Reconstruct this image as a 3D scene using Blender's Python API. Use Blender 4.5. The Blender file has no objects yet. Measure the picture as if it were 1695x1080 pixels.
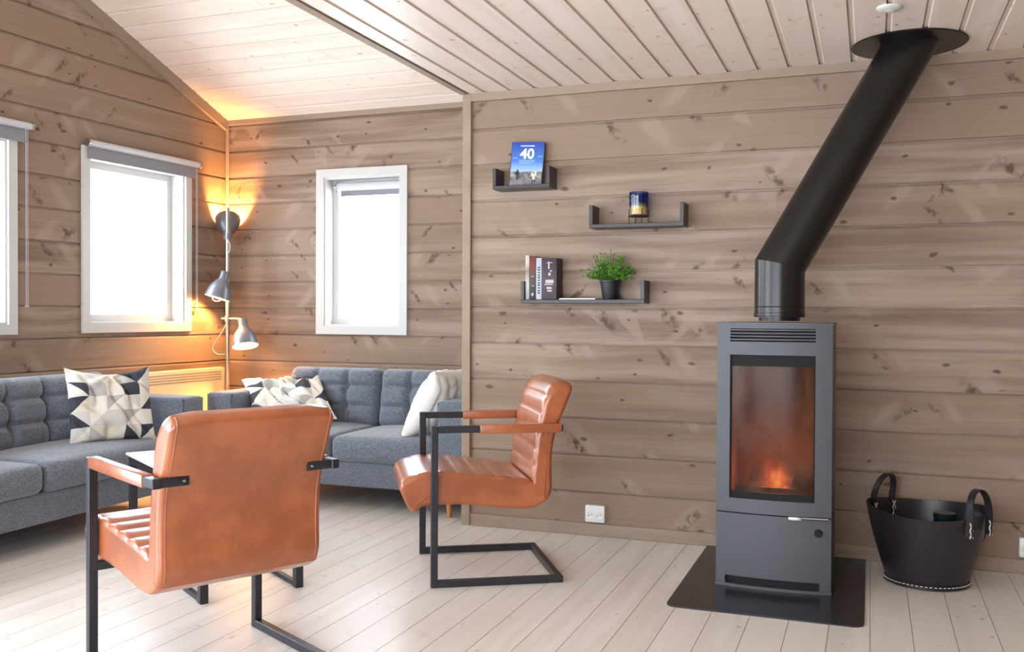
import bpy, bmesh, math, random
from mathutils import Vector, Matrix, noise as mnoise
random.seed(7)
PI = math.pi
sc = bpy.context.scene
COL = sc.collection

# ------------------------------------------------------------------ colour / material helpers
def s2l(c):
    return tuple(((x/255)/12.92 if x/255 <= .04045 else ((x/255+.055)/1.055)**2.4) for x in c)
def rgba(c): return (*s2l(c), 1)

class NT:
    def __init__(s, name):
        s.m = bpy.data.materials.new(name); s.m.use_nodes = True
        s.t = s.m.node_tree; s.n = s.t.nodes; s.l = s.t.links; s.n.clear()
        s.out = s.n.new('ShaderNodeOutputMaterial')
    def new(s, t, **k):
        nd = s.n.new(t)
        for a, b in k.items(): setattr(nd, a, b)
        return nd
    def put(s, sock, v):
        if isinstance(v, bpy.types.NodeSocket): s.l.new(v, sock)
        elif v is not None: sock.default_value = v
    def math(s, op, a, b=None, c=None, clamp=False):
        nd = s.new('ShaderNodeMath', operation=op, use_clamp=clamp)
        for i, v in enumerate((a, b, c)):
            if v is not None: s.put(nd.inputs[i], v)
        return nd.outputs[0]
    def mix(s, f, a, b, mode='MIX'):
        nd = s.new('ShaderNodeMix', data_type='RGBA', blend_type=mode)
        s.put(nd.inputs[0], f); s.put(nd.inputs[6], a); s.put(nd.inputs[7], b)
        return nd.outputs[2]
    def comb(s, x, y, z):
        nd = s.new('ShaderNodeCombineXYZ')
        for i, v in enumerate((x, y, z)): s.put(nd.inputs[i], v)
        return nd.outputs[0]
    def sep(s, v):
        nd = s.new('ShaderNodeSeparateXYZ'); s.put(nd.inputs[0], v); return nd.outputs
    def coord(s, kind='Object'): return s.new('ShaderNodeTexCoord').outputs[kind]
    def noise(s, v, scale=5, detail=3, rough=.5, out=0, dist=0):
        nd = s.new('ShaderNodeTexNoise'); s.put(nd.inputs['Vector'], v)
        nd.inputs['Scale'].default_value = scale; nd.inputs['Detail'].default_value = detail
        nd.inputs['Roughness'].default_value = rough; nd.inputs['Distortion'].default_value = dist
        return nd.outputs[out]
    def ramp(s, f, stops, interp='LINEAR'):
        nd = s.new('ShaderNodeValToRGB'); s.put(nd.inputs[0], f); r = nd.color_ramp; r.interpolation = interp
        while len(r.elements) < len(stops): r.elements.new(.5)
        for e, (p, c) in zip(r.elements, stops): e.position = p; e.color = c
        return nd.outputs[0]
    def smooth(s, v, a, b):
        nd = s.new('ShaderNodeMapRange', interpolation_type='SMOOTHSTEP')
        s.put(nd.inputs[0], v); nd.inputs[1].default_value = a; nd.inputs[2].default_value = b
        return nd.outputs[0]
    def bump(s, h, strength=.3, dist=.01):
        nd = s.new('ShaderNodeBump'); s.put(nd.inputs['Height'], h)
        nd.inputs['Strength'].default_value = strength; nd.inputs['Distance'].default_value = dist
        return nd.outputs[0]
    def bsdf(s, col, rough=.5, metal=0, normal=None, spec=.5, **k):
        nd = s.new('ShaderNodeBsdfPrincipled')
        s.put(nd.inputs['Base Color'], col); s.put(nd.inputs['Roughness'], rough); s.put(nd.inputs['Metallic'], metal)
        nd.inputs['Specular IOR Level'].default_value = spec
        if normal is not None: s.put(nd.inputs['Normal'], normal)
        for a, b in k.items(): s.put(nd.inputs[a.replace('_', ' ')], b)
        s.l.new(nd.outputs[0], s.out.inputs[0]); return nd

def plain(name, c, rough=.5, metal=0, var=.0, scale=8, bump=0, bscale=60, spec=.5, **k):
    t = NT(name); col = rgba(c); co = t.coord()
    if var:
        n = t.noise(co, scale, 4)
        col = t.mix(n, rgba([max(0, x*(1-var)) for x in c]), rgba([min(255, x*(1+var)) for x in c]))
    nr = t.bump(t.noise(co, bscale, 3), bump, .003) if bump else None
    t.bsdf(col, rough, metal, nr, spec, **k)
    return t.m

def wood(name, along, cross, pitch, phase, base, dark, lite, knot, rough=.6, knots=1.0, seed=0., streak=1.0, ksz=1.0, bumpv=.15):
    """boards running along one axis; across the other the boards repeat with a pitch"""
    t = NT(name); xyz = t.sep(t.coord()); a = xyz[along]; c = xyz[cross]
    r = t.math('DIVIDE', t.math('SUBTRACT', c, phase), pitch); row = t.math('FLOOR', r)
    fr = t.math('SUBTRACT', r, row)
    wn = t.new('ShaderNodeTexWhiteNoise', noise_dimensions='1D'); t.put(wn.inputs['W'], t.math('ADD', row, seed)); rnd = wn.outputs[0]
    a2 = t.math('MULTIPLY_ADD', rnd, 23.7, a)
    rowz = t.math('MULTIPLY', row, 3.71)
    warp = t.noise(t.comb(t.math('MULTIPLY', a2, 1.6), t.math('MULTIPLY', c, 7), rowz), 1, 2)
    c2 = t.math('MULTIPLY_ADD', warp, .05, c)
    grain = t.noise(t.comb(t.math('MULTIPLY', a2, 2.2), t.math('MULTIPLY', c2, 90), rowz), 1, 4, .6)
    big = t.noise(t.comb(t.math('MULTIPLY', a2, .9), t.math('MULTIPLY', c2, 14), rowz), 1, 3)
    col = t.mix(t.smooth(big, .3, .7), rgba(dark), rgba(lite))
    col = t.mix(t.smooth(rnd, 0, 1), col, rgba(base))
    col = t.mix(.25, col, rgba(base))
    col = t.mix(t.math('MULTIPLY', t.smooth(grain, .5, .78), .35), col, rgba(dark))
    col = t.mix(t.math('MULTIPLY', t.smooth(grain, .45, .2), .25), col, rgba(lite))
    # feathered diagonal figure round the branches
    wp = t.noise(t.comb(t.math('MULTIPLY', a2, 13), t.math('MULTIPLY', c, 13), rowz), 1, 3, .6)
    def figure(shear, sx, sy, r0, r1, off, keep):
        u = t.math('MULTIPLY_ADD', c, shear, a2)
        u = t.math('MULTIPLY_ADD', wp, .07, u)
        vo = t.new('ShaderNodeTexVoronoi', voronoi_dimensions='2D', feature='F1')
        t.put(vo.inputs['Vector'], t.comb(t.math('MULTIPLY_ADD', u, sx, off), t.math('MULTIPLY_ADD', t.math('MULTIPLY_ADD', wp, .03, c), sy, off*1.7), 0)); vo.inputs['Scale'].default_value = 1
        cl = t.sep(vo.outputs['Color'])
        m = t.smooth(t.math('MULTIPLY', vo.outputs['Distance'], t.math('MULTIPLY_ADD', cl[1], .9, .65)), r1, r0)
        k = t.math('GREATER_THAN', cl[0], keep)
        return t.math('MULTIPLY', m, k)
    edge = t.math('MULTIPLY', t.smooth(fr, .02, .12), t.smooth(fr, .98, .88))
    st = t.math('ADD', figure(.8, 6.0, 3.0, .05, .21, 3.3, .74), figure(-.9, 5.4, 2.8, .04, .20, 8.1, .77), clamp=True)
    halo = t.math('ADD', figure(.7, 6.0, 3.0, .10, .36, 3.3, .74), figure(-.8, 5.4, 2.8, .10, .36, 8.1, .77), clamp=True)
    fine = t.smooth(t.noise(t.comb(t.math('MULTIPLY', a2, 30), t.math('MULTIPLY', c, 26), rowz), 1, 3, .6), .36, .62)
    col = t.mix(t.math('MULTIPLY', halo, .45*streak), col, rgba(lite))
    col = t.mix(t.math('MULTIPLY', t.math('MULTIPLY', st, fine), .85*streak), col, rgba(knot))
    kn = figure(0, 4.2/ksz, 7.5/ksz, .03, .085, 14.2, 1-.34*knots)
    col = t.mix(t.math('MULTIPLY', t.math('MULTIPLY', kn, edge), .8), col, rgba(knot))
    t.bsdf(col, rough, 0, t.bump(grain, bumpv, .002), .35)
    return t.m

# ------------------------------------------------------------------ object helpers
def smooth_angle(me, ang=40):
    for p in me.polygons: p.use_smooth = p.loop_total <= 8
    bm = bmesh.new(); bm.from_mesh(me)
    lim = math.radians(ang)
    for e in bm.edges:
        e.smooth = not (len(e.link_faces) == 2 and e.calc_face_angle(0) > lim)
    bm.to_mesh(me); bm.free()
def obj(name, bm, mat, parent=None, smooth=40, loc=None, rotz=None):
    me = bpy.data.meshes.new(name); bmesh.ops.recalc_face_normals(bm, faces=bm.faces[:]) if smooth is not None and smooth >= 0 else None
    bm.to_mesh(me); bm.free()
    for m in (mat if isinstance(mat, (list, tuple)) else [mat]): me.materials.append(m)
    if smooth is not None: smooth_angle(me, abs(smooth))
    o = bpy.data.objects.new(name, me); COL.objects.link(o)
    if parent is not None: o.parent = parent
    if loc is not None: o.location = loc
    if rotz is not None: o.rotation_euler = (0, 0, rotz)
    return o
def thing(name, label, cat, loc=(0, 0, 0), rotz=0, group=None):
    o = bpy.data.objects.new(name, None); COL.objects.link(o)
    o.empty_display_size = .1; o.location = loc; o.rotation_euler = (0, 0, rotz)
    o['label'] = label; o['category'] = cat
    if group: o['group'] = group
    return o
def tag(o, label, cat, group=None):
    o['label'] = label; o['category'] = cat
    if group: o['group'] = group
    return o
def struct(name, bm, mat, smooth=None, **k):
    o = obj(name, bm, mat, smooth=smooth, **k); o['kind'] = 'structure'; return o

def box(bm, x0, x1, y0, y1, z0, z1, bev=0, seg=2, M=None, mi=0):
    r = bmesh.ops.create_cube(bm, size=1)
    vs = r['verts']
    for v in vs:
        v.co = Vector(((x0+x1)/2+v.co.x*(x1-x0), (y0+y1)/2+v.co.y*(y1-y0), (z0+z1)/2+v.co.z*(z1-z0)))
    if M is not None:
        for v in vs: v.co = M @ v.co
    fs = set(f for v in vs for f in v.link_faces)
    for f in fs: f.material_index = mi
    if bev:
        es = list(set(e for v in vs for e in v.link_edges))
        bmesh.ops.bevel(bm, geom=es, offset=bev, segments=seg, affect='EDGES', profile=.5, material=mi)
    return bm
def BB(*a, **k):
    bm = bmesh.new(); box(bm, *a, **k); return bm
def tube(bm, pts, r, n=10, cap=True, rs=None):
    pts = [Vector(p) for p in pts]; rings = []; up = None
    for i, p in enumerate(pts):
        d = (pts[min(i+1, len(pts)-1)]-pts[max(i-1, 0)]).normalized()
        if up is None:
            up = Vector((0, 0, 1)) if abs(d.z) < .9 else Vector((1, 0, 0))
        x = d.cross(up).normalized(); up = x.cross(d).normalized()
        rr = rs[i] if rs else r
        rings.append([bm.verts.new(p+rr*(math.cos(2*PI*j/n)*x+math.sin(2*PI*j/n)*up)) for j in range(n)])
    for A, B in zip(rings, rings[1:]):
        for j in range(n): bm.faces.new((A[j], A[(j+1) % n], B[(j+1) % n], B[j]))
    if cap: bm.faces.new(rings[0][::-1]); bm.faces.new(rings[-1])
    return bm
def lathe(bm, prof, n=32, c=(0, 0, 0), M=None, sx=1, sy=1):
    rings = []
    for r, z in prof:
        ring = []
        for j in range(n):
            v = Vector((r*sx*math.cos(2*PI*j/n), r*sy*math.sin(2*PI*j/n), z))
            if M is not None: v = M @ v
            ring.append(bm.verts.new(v+Vector(c)))
        rings.append(ring)
    for A, B in zip(rings, rings[1:]):
        for j in range(n): bm.faces.new((A[j], A[(j+1) % n], B[(j+1) % n], B[j]))
    if prof[0][0] > 1e-6: bm.faces.new(rings[0][::-1])
    if prof[-1][0] > 1e-6: bm.faces.new(rings[-1])
    bmesh.ops.remove_doubles(bm, verts=[v for r in rings for v in r], dist=1e-6)
    return bm
def cr(pts, n=6, closed=False):
    """Catmull-Rom through the points"""
    P = [Vector(p) for p in pts]; out = []; N = len(P)
    rng = range(N) if closed else range(N-1)
    for i in rng:
        g = (lambda k: P[k % N]) if closed else (lambda k: P[max(0, min(N-1, k))])
        a, b, c, d = g(i-1), g(i), g(i+1), g(i+2)
        for j in range(n):
            t = j/n
            out.append(.5*((2*b)+(c-a)*t+(2*a-5*b+4*c-d)*t*t+(3*b-a-3*c+d)*t**3))
    if not closed: out.append(P[-1])
    return out
def axis_samples(h, r, n):
    s = [-h, -h+r*.13, -h+r*.4, -h+r*.7, -h+r]
    m = [-h+r+(2*h-2*r)*i/n for i in range(1, n)]
    return s+m+[-x for x in reversed(s)]
def soft_box(bm, c, size, r, n=(8, 8, 8), fn=None, mi=0):
    """rounded box; fn(point in -1..1 box coordinates, local position, normal) may move points"""
    h = [x/2 for x in size]; r = min(r, *[x*.98 for x in h])
    S = [axis_samples(h[i], r, n[i]) for i in range(3)]
    cache = {}
    def vert(p):
        k = tuple(round(x, 6) for x in p)
        if k in cache: return cache[k]
        q = Vector([max(-(h[i]-r), min(h[i]-r, p[i])) for i in range(3)])
        d = Vector(p)-q; nr = d.normalized() if d.length > 1e-9 else Vector((0, 0, 1))
        w = q+nr*r
        if fn: w = fn(Vector([w[i]/h[i] for i in range(3)]), w, nr)
        v = bm.verts.new(w+Vector(c)); cache[k] = v; return v
    for ax in range(3):
        b, d = [i for i in range(3) if i != ax]
        for sgn in (-1, 1):
            for i in range(len(S[b])-1):
                for j in range(len(S[d])-1):
                    q = []
                    for ii, jj in ((i, j), (i+1, j), (i+1, j+1), (i, j+1)):
                        p = [0, 0, 0]; p[ax] = sgn*h[ax]; p[b] = S[b][ii]; p[d] = S[d][jj]; q.append(vert(p))
                    if len(set(q)) == 4:
                        flip = (sgn < 0) ^ (ax == 1)
                        try: f = bm.faces.new(q[::-1] if flip else q); f.material_index = mi
                        except ValueError: pass
    return bm
def inset_poly(P, d, seam=None):
    N = len(P); area = sum(P[i].x*P[(i+1) % N].y-P[(i+1) % N].x*P[i].y for i in range(N)); s = 1 if area > 0 else -1
    out = []
    for i in range(N):
        a, b, c = P[i-1], P[i], P[(i+1) % N]
        e = ((b-a).normalized()+(c-b).normalized())
        if e.length < 1e-6: out.append(b.copy()); continue
        e.normalize(); out.append(b+d*s*Vector((-e.y, e.x)))
    if seam:
        a, b = seam; u = (P[b]-P[a]).normalized(); out[a] = P[a]+u*d; out[b] = P[b]-u*d
    return out
def prism(bm, P, y0, y1, r, f=None, seam=None):
    """closed profile P in the (x, z) plane swept across y with rounded side edges"""
    Pf = P if callable(P) else (lambda k: P)
    n = len(Pf(1)); rings = []
    A = [0, 22, 45, 68, 90] if r > 0 else [90]
    st = [(y0+r*(1-math.sin(math.radians(a))) if r else y0, r*(1-math.sin(math.radians(a)))) for a in A]
    seq = [(y0+r*(1-math.cos(math.radians(a))), r*(1-math.sin(math.radians(a)))) for a in A] if r else [(y0, 0)]
    M = [(y0+r+(y1-y0-2*r)*k/8, 0) for k in range(1, 8)]
    seq = seq+M+[(y0+y1-y, d) for y, d in reversed(seq)]
    for y, d in seq:
        Pk = [Vector(p[:2]) for p in Pf(max(0, 1-d/max(r, 1e-6)))]
        Q = inset_poly(Pk, d, seam) if d > 1e-6 else Pk
        ring = []
        for q in Q:
            w = Vector((q.x, y, q.y))
            if f: w = f(w)
            ring.append(bm.verts.new(w))
        rings.append(ring)
    for a, b in zip(rings, rings[1:]):
        for j in range(n): bm.faces.new((a[j], a[(j+1) % n], b[(j+1) % n], b[j]))
    bm.faces.new(rings[0][::-1]); bm.faces.new(rings[-1])
    return bm

# ------------------------------------------------------------------ materials
PITCH = .1951; PH_R = 2.180; PH_B = 2.5684
WBASE = (144, 122, 103); WDARK = (114, 92, 74); WLITE = (168, 149, 132); WKNOT = (76, 54, 40)
M_wr = wood('stained_pine_front', 0, 2, PITCH, PH_R, WBASE, WDARK, WLITE, WKNOT, seed=3)
M_wb = wood('stained_pine_back', 0, 2, PITCH, PH_B, WBASE, WDARK, WLITE, WKNOT, seed=41)
M_wl = wood('stained_pine_side', 1, 2, PITCH, PH_B, WBASE, WDARK, WLITE, WKNOT, seed=77)
M_trim = wood('stained_trim', 0, 2, 9, .3, (152, 134, 115), (140, 121, 102), (164, 147, 128), (120, 98, 78), knots=.4, streak=.3)
M_floor = wood('whitewashed_floor', 1, 0, .1456, .008, (226, 219, 211), (215, 206, 196), (235, 230, 224), (192, 170, 150), rough=.36, knots=.7, seed=5, streak=.25, ksz=.8, bumpv=.06)
M_ceil = wood('whitewashed_ceiling', 1, 0, .1455, -.095, (234, 221, 209), (226, 211, 197), (240, 230, 220), (182, 152, 130), rough=.42, knots=.7, seed=9, streak=.3, ksz=.8, bumpv=.05)
M_vault = wood('whitewashed_vault', 0, 1, .1338, 4.815, (230, 216, 202), (221, 205, 189), (237, 226, 215), (184, 152, 128), knots=.7, seed=19, streak=.3, ksz=.8, bumpv=.05)
M_gap = plain('floor_gap', (140, 124, 112), .8)
M_white = plain('white_paint', (204, 204, 200), .35, var=.01)
M_cream = plain('cream_metal', (240, 232, 200), .4)
M_blind = plain('blind_fabric', (140, 141, 146), .8, bump=.1, bscale=300)
M_tubew = plain('blind_tube', (200, 201, 205), .35)
M_black = plain('black_steel', (46, 46, 50), .42, .6, bump=.06, bscale=120)
M_frame = plain('gunmetal_tube', (62, 63, 68), .38, .7, bump=.05, bscale=150)
M_stove = plain('anthracite_steel', (78, 79, 84), .48, .35, bump=.05, bscale=500)
M_plate = plain('black_floor_plate', (50, 48, 52), .24, .2, bump=.03, bscale=200)
M_pipe = plain('black_flue', (27, 23, 22), .30, .2)
M_dark = plain('dark_void', (10, 10, 11), .8)
M_brick = plain('firebrick', (104, 78, 58), .9, var=.3, bump=.3)
M_steel = plain('brushed_steel', (190, 190, 192), .25, 1)
M_shelf = plain('dark_shelf', (52, 46, 46), .38, var=.05)
M_basket = plain('black_leather', (36, 32, 34), .36, bump=.12, bscale=90, spec=.5)
M_thread = plain('white_thread', (205, 200, 195), .7)
M_lampm = plain('lamp_metal', (122, 126, 134), .36, .45)
M_lampin = plain('lamp_inside', (240, 236, 225), .5)
M_pole = plain('nickel_pole', (168, 160, 148), .3, .7)
M_cable = plain('pale_cable', (206, 200, 190), .5)
M_pot = plain('black_pot', (38, 36, 40), .5)
M_legwood = plain('oak_leg', (190, 128, 70), .5, var=.1)
M_tablet = plain('pale_table_top', (226, 220, 212), .3, var=.02)
M_socket = plain('socket_plastic', (232, 232, 226), .35)
M_hole = plain('socket_hole', (70, 70, 68), .6)

def leather(name, c, c2, rough):
    t = NT(name); co = t.coord()
    n = t.noise(co, 6, 6, .6); n2 = t.noise(co, 38, 4, .65)
    col = t.mix(t.smooth(n, .35, .68), rgba(c), rgba(c2))
    col = t.mix(t.math('MULTIPLY', t.smooth(n2, .58, .8), .35), col, rgba([min(255, x*1.16+8) for x in c]))
    h = t.math('ADD', t.noise(co, 260, 2), t.math('MULTIPLY', n2, .8))
    t.bsdf(col, rough, 0, t.bump(h, .10, .002), .55, Coat_Weight=.8, Coat_Roughness=.26)
    return t.m
M_leather = leather('tan_leather', (170, 92, 47), (142, 73, 33), .33)

def fabric(name, c, c2):
    t = NT(name); co = t.coord(); xyz = t.sep(co)
    w1 = t.noise(t.comb(t.math('MULTIPLY', xyz[0], 300), t.math('MULTIPLY', xyz[1], 300), t.math('MULTIPLY', xyz[2], 60)), 1, 2)
    w2 = t.noise(t.comb(t.math('MULTIPLY', xyz[0], 60), t.math('MULTIPLY', xyz[1], 60), t.math('MULTIPLY', xyz[2], 300)), 1, 2)
    w = t.math('MULTIPLY', t.math('ADD', w1, w2), .5)
    big = t.noise(co, 14, 3)
    col = t.mix(t.smooth(w, .36, .64), rgba(c), rgba(c2))
    col = t.mix(t.math('MULTIPLY', big, .35), col, rgba([x*.85 for x in c]))
    t.bsdf(col, .9, 0, t.bump(w, .5, .003), .2, Sheen_Weight=.35, Sheen_Roughness=.5)
    return t.m
M_sofa = fabric('blue_grey_weave', (84, 91, 102), (128, 136, 147))
M_sofa_edge = plain('sofa_piping', (62, 69, 82), .9)

def glass(name, tint=(1, 1, 1), refl=.08, rough=.02):
    t = NT(name)
    tr = t.new('ShaderNodeBsdfTransparent'); tr.inputs[0].default_value = (*tint, 1)
    gl = t.new('ShaderNodeBsdfGlossy'); gl.inputs['Roughness'].default_value = rough
    lw = t.new('ShaderNodeLayerWeight'); lw.inputs[0].default_value = .5
    f = t.math('MULTIPLY_ADD', t.math('POWER', lw.outputs['Facing'], 5), .7, refl, clamp=True)
    mx = t.new('ShaderNodeMixShader'); t.put(mx.inputs[0], f); t.l.new(tr.outputs[0], mx.inputs[1]); t.l.new(gl.outputs[0], mx.inputs[2])
    t.l.new(mx.outputs[0], t.out.inputs[0]); return t.m
M_pane = glass('window_glass', (.97, .98, 1), .05)
M_sglass = glass('sooty_glass', (.70, .58, .50), .010, .16)
def soot():
    m = M_sglass; t = NT.__new__(NT); t.m = m; t.t = m.node_tree; t.n = t.t.nodes; t.l = t.t.links
    out = [n for n in t.n if n.type == 'OUTPUT_MATERIAL'][0]; src = out.inputs[0].links[0].from_socket
    d = t.new('ShaderNodeBsdfDiffuse'); d.inputs[0].default_value = rgba((150, 118, 96))
    x = t.sep(t.coord()); n = t.noise(t.comb(t.math('MULTIPLY', x[0], 9), 0, t.math('MULTIPLY', x[2], 5)), 1, 3)
    f = t.math('MULTIPLY', t.smooth(n, .3, .7), t.math('MULTIPLY_ADD', t.smooth(x[2], .0, .45), .10, .05))
    mx = t.new('ShaderNodeMixShader'); t.put(mx.inputs[0], f); t.l.new(src, mx.inputs[1]); t.l.new(d.outputs[0], mx.inputs[2]); t.l.new(mx.outputs[0], out.inputs[0])
soot()

def emit(name, c, s, soft=0):
    t = NT(name); e = t.new('ShaderNodeEmission'); e.inputs[0].default_value = rgba(c); e.inputs[1].default_value = s
    if soft:
        lw = t.new('ShaderNodeLayerWeight'); lw.inputs[0].default_value = .5
        f = t.math('POWER', t.math('SUBTRACT', 1, lw.outputs['Facing']), soft, clamp=True)
        f = t.math('MULTIPLY', f, .8)
        tr = t.new('ShaderNodeBsdfTransparent'); mx = t.new('ShaderNodeMixShader')
        t.put(mx.inputs[0], f); t.l.new(tr.outputs[0], mx.inputs[1]); t.l.new(e.outputs[0], mx.inputs[2]); t.l.new(mx.outputs[0], t.out.inputs[0])
    else: t.l.new(e.outputs[0], t.out.inputs[0])
    return t.m
def flame_volume():
    t = NT('fire_glow'); x = t.sep(t.coord())
    n = t.noise(t.comb(t.math('MULTIPLY', x[0], 22), t.math('MULTIPLY', x[1], 22), t.math('MULTIPLY', x[2], 11)), 1, 3, .5)
    q = t.math('MULTIPLY', t.math('SUBTRACT', n, .5), .055)
    xx = t.math('POWER', t.math('ABSOLUTE', t.math('DIVIDE', t.math('ADD', x[0], q), .098)), 2.0)
    yy = t.math('POWER', t.math('ABSOLUTE', t.math('DIVIDE', x[1], .075)), 2.0)
    zz = t.math('POWER', t.math('ABSOLUTE', t.math('DIVIDE', t.math('SUBTRACT', x[2], .055), .125)), 2.0)
    r = t.math('ADD', t.math('ADD', xx, yy), zz)
    f = t.math('POWER', t.math('SUBTRACT', 1, r, clamp=True), 2.2)
    f = t.math('MULTIPLY', f, t.smooth(n, .25, .62))
    col = t.ramp(f, [(0, rgba((255, 86, 24))), (.35, rgba((255, 128, 54))), (.8, rgba((255, 196, 120)))])
    e = t.new('ShaderNodeEmission'); t.put(e.inputs[0], col); t.put(e.inputs[1], t.math('MULTIPLY', f, 30.0))
    t.l.new(e.outputs[0], t.out.inputs['Volume']); return t.m
M_flame = flame_volume()
M_ember = emit('embers', (255, 110, 50), 1.6)
M_bulb = emit('warm_bulb', (255, 190, 110), 25)

# ------------------------------------------------------------------ room
YR, YB, ZC, XE, XC = 4.875, 6.006, 2.378, -2.07, -4.544
DL = -.043; YBK = -2.2; XRT = 2.6; RIDGE = 2.0
def zv(y): return 2.60+.395*(6.006-y)
TOPV = zv(RIDGE)

def plank_panel(bm, u0, u1, z0, z1, phase, holes, tr, gd=.011):
    """plank wall as a grid with real grooves; holes = (u0,u1,z0,z1); tr(u, depth, z) -> point"""
    zs = {z0: 0, z1: 0}
    k0 = math.floor((z0-phase)/PITCH)-1; k1 = math.ceil((z1-phase)/PITCH)+1
    for k in range(k0, k1+1):
        g = phase+k*PITCH
        for dz, dd in ((.0055, 0), (.0048, gd), (-.0038, gd), (-.0048, gd*.4), (-.014, 0)):
            if z0 < g+dz < z1: zs[g+dz] = dd
    for h in holes:
        for z in h[2:]:
            if z0 < z < z1 and all(abs(z-q) > 1e-5 for q in zs): zs[z] = 0
    Z = sorted(zs)
    U = sorted(set([u0, u1]+[x for h in holes for x in h[:2] if u0 < x < u1]))
    vs = {(i, j): bm.verts.new(tr(u, zs[z], z)) for i, u in enumerate(U) for j, z in enumerate(Z)}
    for i in range(len(U)-1):
        for j in range(len(Z)-1):
            um, zm = (U[i]+U[i+1])/2, (Z[j]+Z[j+1])/2
            if any(h[0] < um < h[1] and h[2] < zm < h[3] for h in holes): continue
            bm.faces.new((vs[i, j], vs[i+1, j], vs[i+1, j+1], vs[i, j+1]))
    loose = [v for v in bm.verts if not v.link_faces]
    bmesh.ops.delete(bm, geom=loose, context='VERTS')
    return bm
def backing(bm, u0, u1, z0, z1, holes, tr, d0=.02, d1=.14):
    """solid wall core behind the planks, with reveals round the holes"""
    U = sorted(set([u0, u1]+[x for h in holes for x in h[:2]])); Z = sorted(set([z0, z1]+[x for h in holes for x in h[2:]]))
    for i in range(len(U)-1):
        for j in range(len(Z)-1):
            um, zm = (U[i]+U[i+1])/2, (Z[j]+Z[j+1])/2
            if any(h[0] < um < h[1] and h[2] < zm < h[3] for h in holes): continue
            q = [tr(u, d, z) for d in (d0, d1) for u, z in ((U[i], Z[j]), (U[i+1], Z[j]), (U[i+1], Z[j+1]), (U[i], Z[j+1]))]
            v = [bm.verts.new(p) for p in q]
            for f in ((0, 1, 2, 3), (7, 6, 5, 4), (0, 4, 5, 1), (1, 5, 6, 2), (2, 6, 7, 3), (3, 7, 4, 0)): bm.faces.new([v[x] for x in f])

# wall with the stove
trR = lambda u, d, z: Vector((u, YR+d, z))
bm = bmesh.new(); plank_panel(bm, -2.08, XRT, 0, ZC+.02, PH_R, [], trR); backing(bm, -2.07, XRT+.14, 0, ZC+.02, [], trR)
struct('wall_front', bm, M_wr)
# back wall of the seating recess; window_2
W2 = (-3.70, -3.085, 1.075, 2.145)
trB = lambda u, d, z: Vector((u, YB+d, z))
bm = bmesh.new(); plank_panel(bm, -4.62, -2.07, 0, 2.66, PH_B, [W2], trB); backing(bm, -4.70, -1.93, 0, 2.66, [W2], trB)
struct('wall_back', bm, M_wb)
# return between the two
trN = lambda u, d, z: Vector((-2.09+d, u, z))
bm = bmesh.new(); plank_panel(bm, YR, YB, 0, 3.1, PH_B, [], trN)
box(bm, -2.07, -1.93, YR+.16, YB+.02, 0, 3.1)
struct('wall_return', bm, M_wl)
# left wall, slightly out of square; u runs along it towards the back
LD = Vector((math.sin(.043), math.cos(.043), 0)); LN = Vector((-math.cos(.043), math.sin(.043), 0))
C0 = Vector((XC, YB, 0))
def Lp(y, d=0, z=0):
    """point on the left wall at world Y = y, d metres behind its face"""
    s = (y-YB)/LD.y; p = C0+LD*s+LN*d; return Vector((p.x, p.y, z))
W1 = (4.70, 5.55, 1.095, 2.15); W3 = (3.02, 4.115, 1.095, 2.15); W4 = (-1.6, 2.2, .1, 2.2)
trL = lambda u, d, z: Lp(u, d, z)
bm = bmesh.new(); plank_panel(bm, YBK, YB, 0, 4.4, PH_B, [W1, W3, W4], trL); backing(bm, YBK-.1, YB+.1, 0, 4.4, [W1, W3, W4], trL)
for sgn in (1, -1):
    no = Vector((0, .395*sgn, 1)).normalized(); co = Vector((0, RIDGE, TOPV+.03))
    bmesh.ops.bisect_plane(bm, geom=bm.verts[:]+bm.edges[:]+bm.faces[:], plane_co=co, plane_no=no, clear_outer=True)
struct('wall_left', bm, M_wl)
# behind the camera and to its right
W5 = (-4.1, -2.5, .1, 2.2); W6 = (-2.1, .1, .1, 2.15)
trK = lambda u, d, z: Vector((u, YBK-d, z))
bm = bmesh.new(); plank_panel(bm, -5.1, XRT, 0, 2.7, PH_R, [W5, W6], trK); backing(bm, -5.2, XRT+.14, 0, 2.7, [W5, W6], trK)
struct('wall_rear', bm, M_wr)
trQ = lambda u, d, z: Vector((XRT+d, u, z))
bm = bmesh.new(); plank_panel(bm, YBK, YR, 0, ZC+.02, PH_R, [], trQ); backing(bm, YBK, YR, 0, ZC+.02, [], trQ)
struct('wall_right', bm, M_wl)
# gable above the edge of the flat ceiling
bm = bmesh.new()
v = [bm.verts.new(p) for x in (XE-.03, XE+.04) for p in ((x, YBK, ZC), (x, YR+.02, ZC), (x, YR+.02, zv(YR)), (x, RIDGE, TOPV), (x, YBK, zv(2*RIDGE-YBK)))]
for f in ((0, 1, 2, 3, 4), (9, 8, 7, 6, 5)): bm.faces.new([v[i] for i in f])
struct('wall_gable', bm, M_wl)

# floor boards: real boards with thin gaps
bm = bmesh.new(); x = .008-.1456*35
while x < XRT+.1:
    a, b = x+.001, x+.1456-.0010
    for (p, q, zp, zq, mi) in ((a, b, 0, 0, 0), (b, b+.0004, 0, -.004, 1), (b+.0004, b+.0016, -.004, -.004, 1), (b+.0016, b+.0020, -.004, 0, 1)):
        f = bm.faces.new([bm.verts.new(w) for w in ((p, YBK-.1, zp), (q, YBK-.1, zq), (q, YB+.1, zq), (p, YB+.1, zp))]); f.material_index = mi
    x += .1456
box(bm, -5.3, XRT+.1, YBK-.1, YB+.1, -.06, -.006, mi=1)
struct('floor', bm, [M_floor, M_gap])

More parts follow.
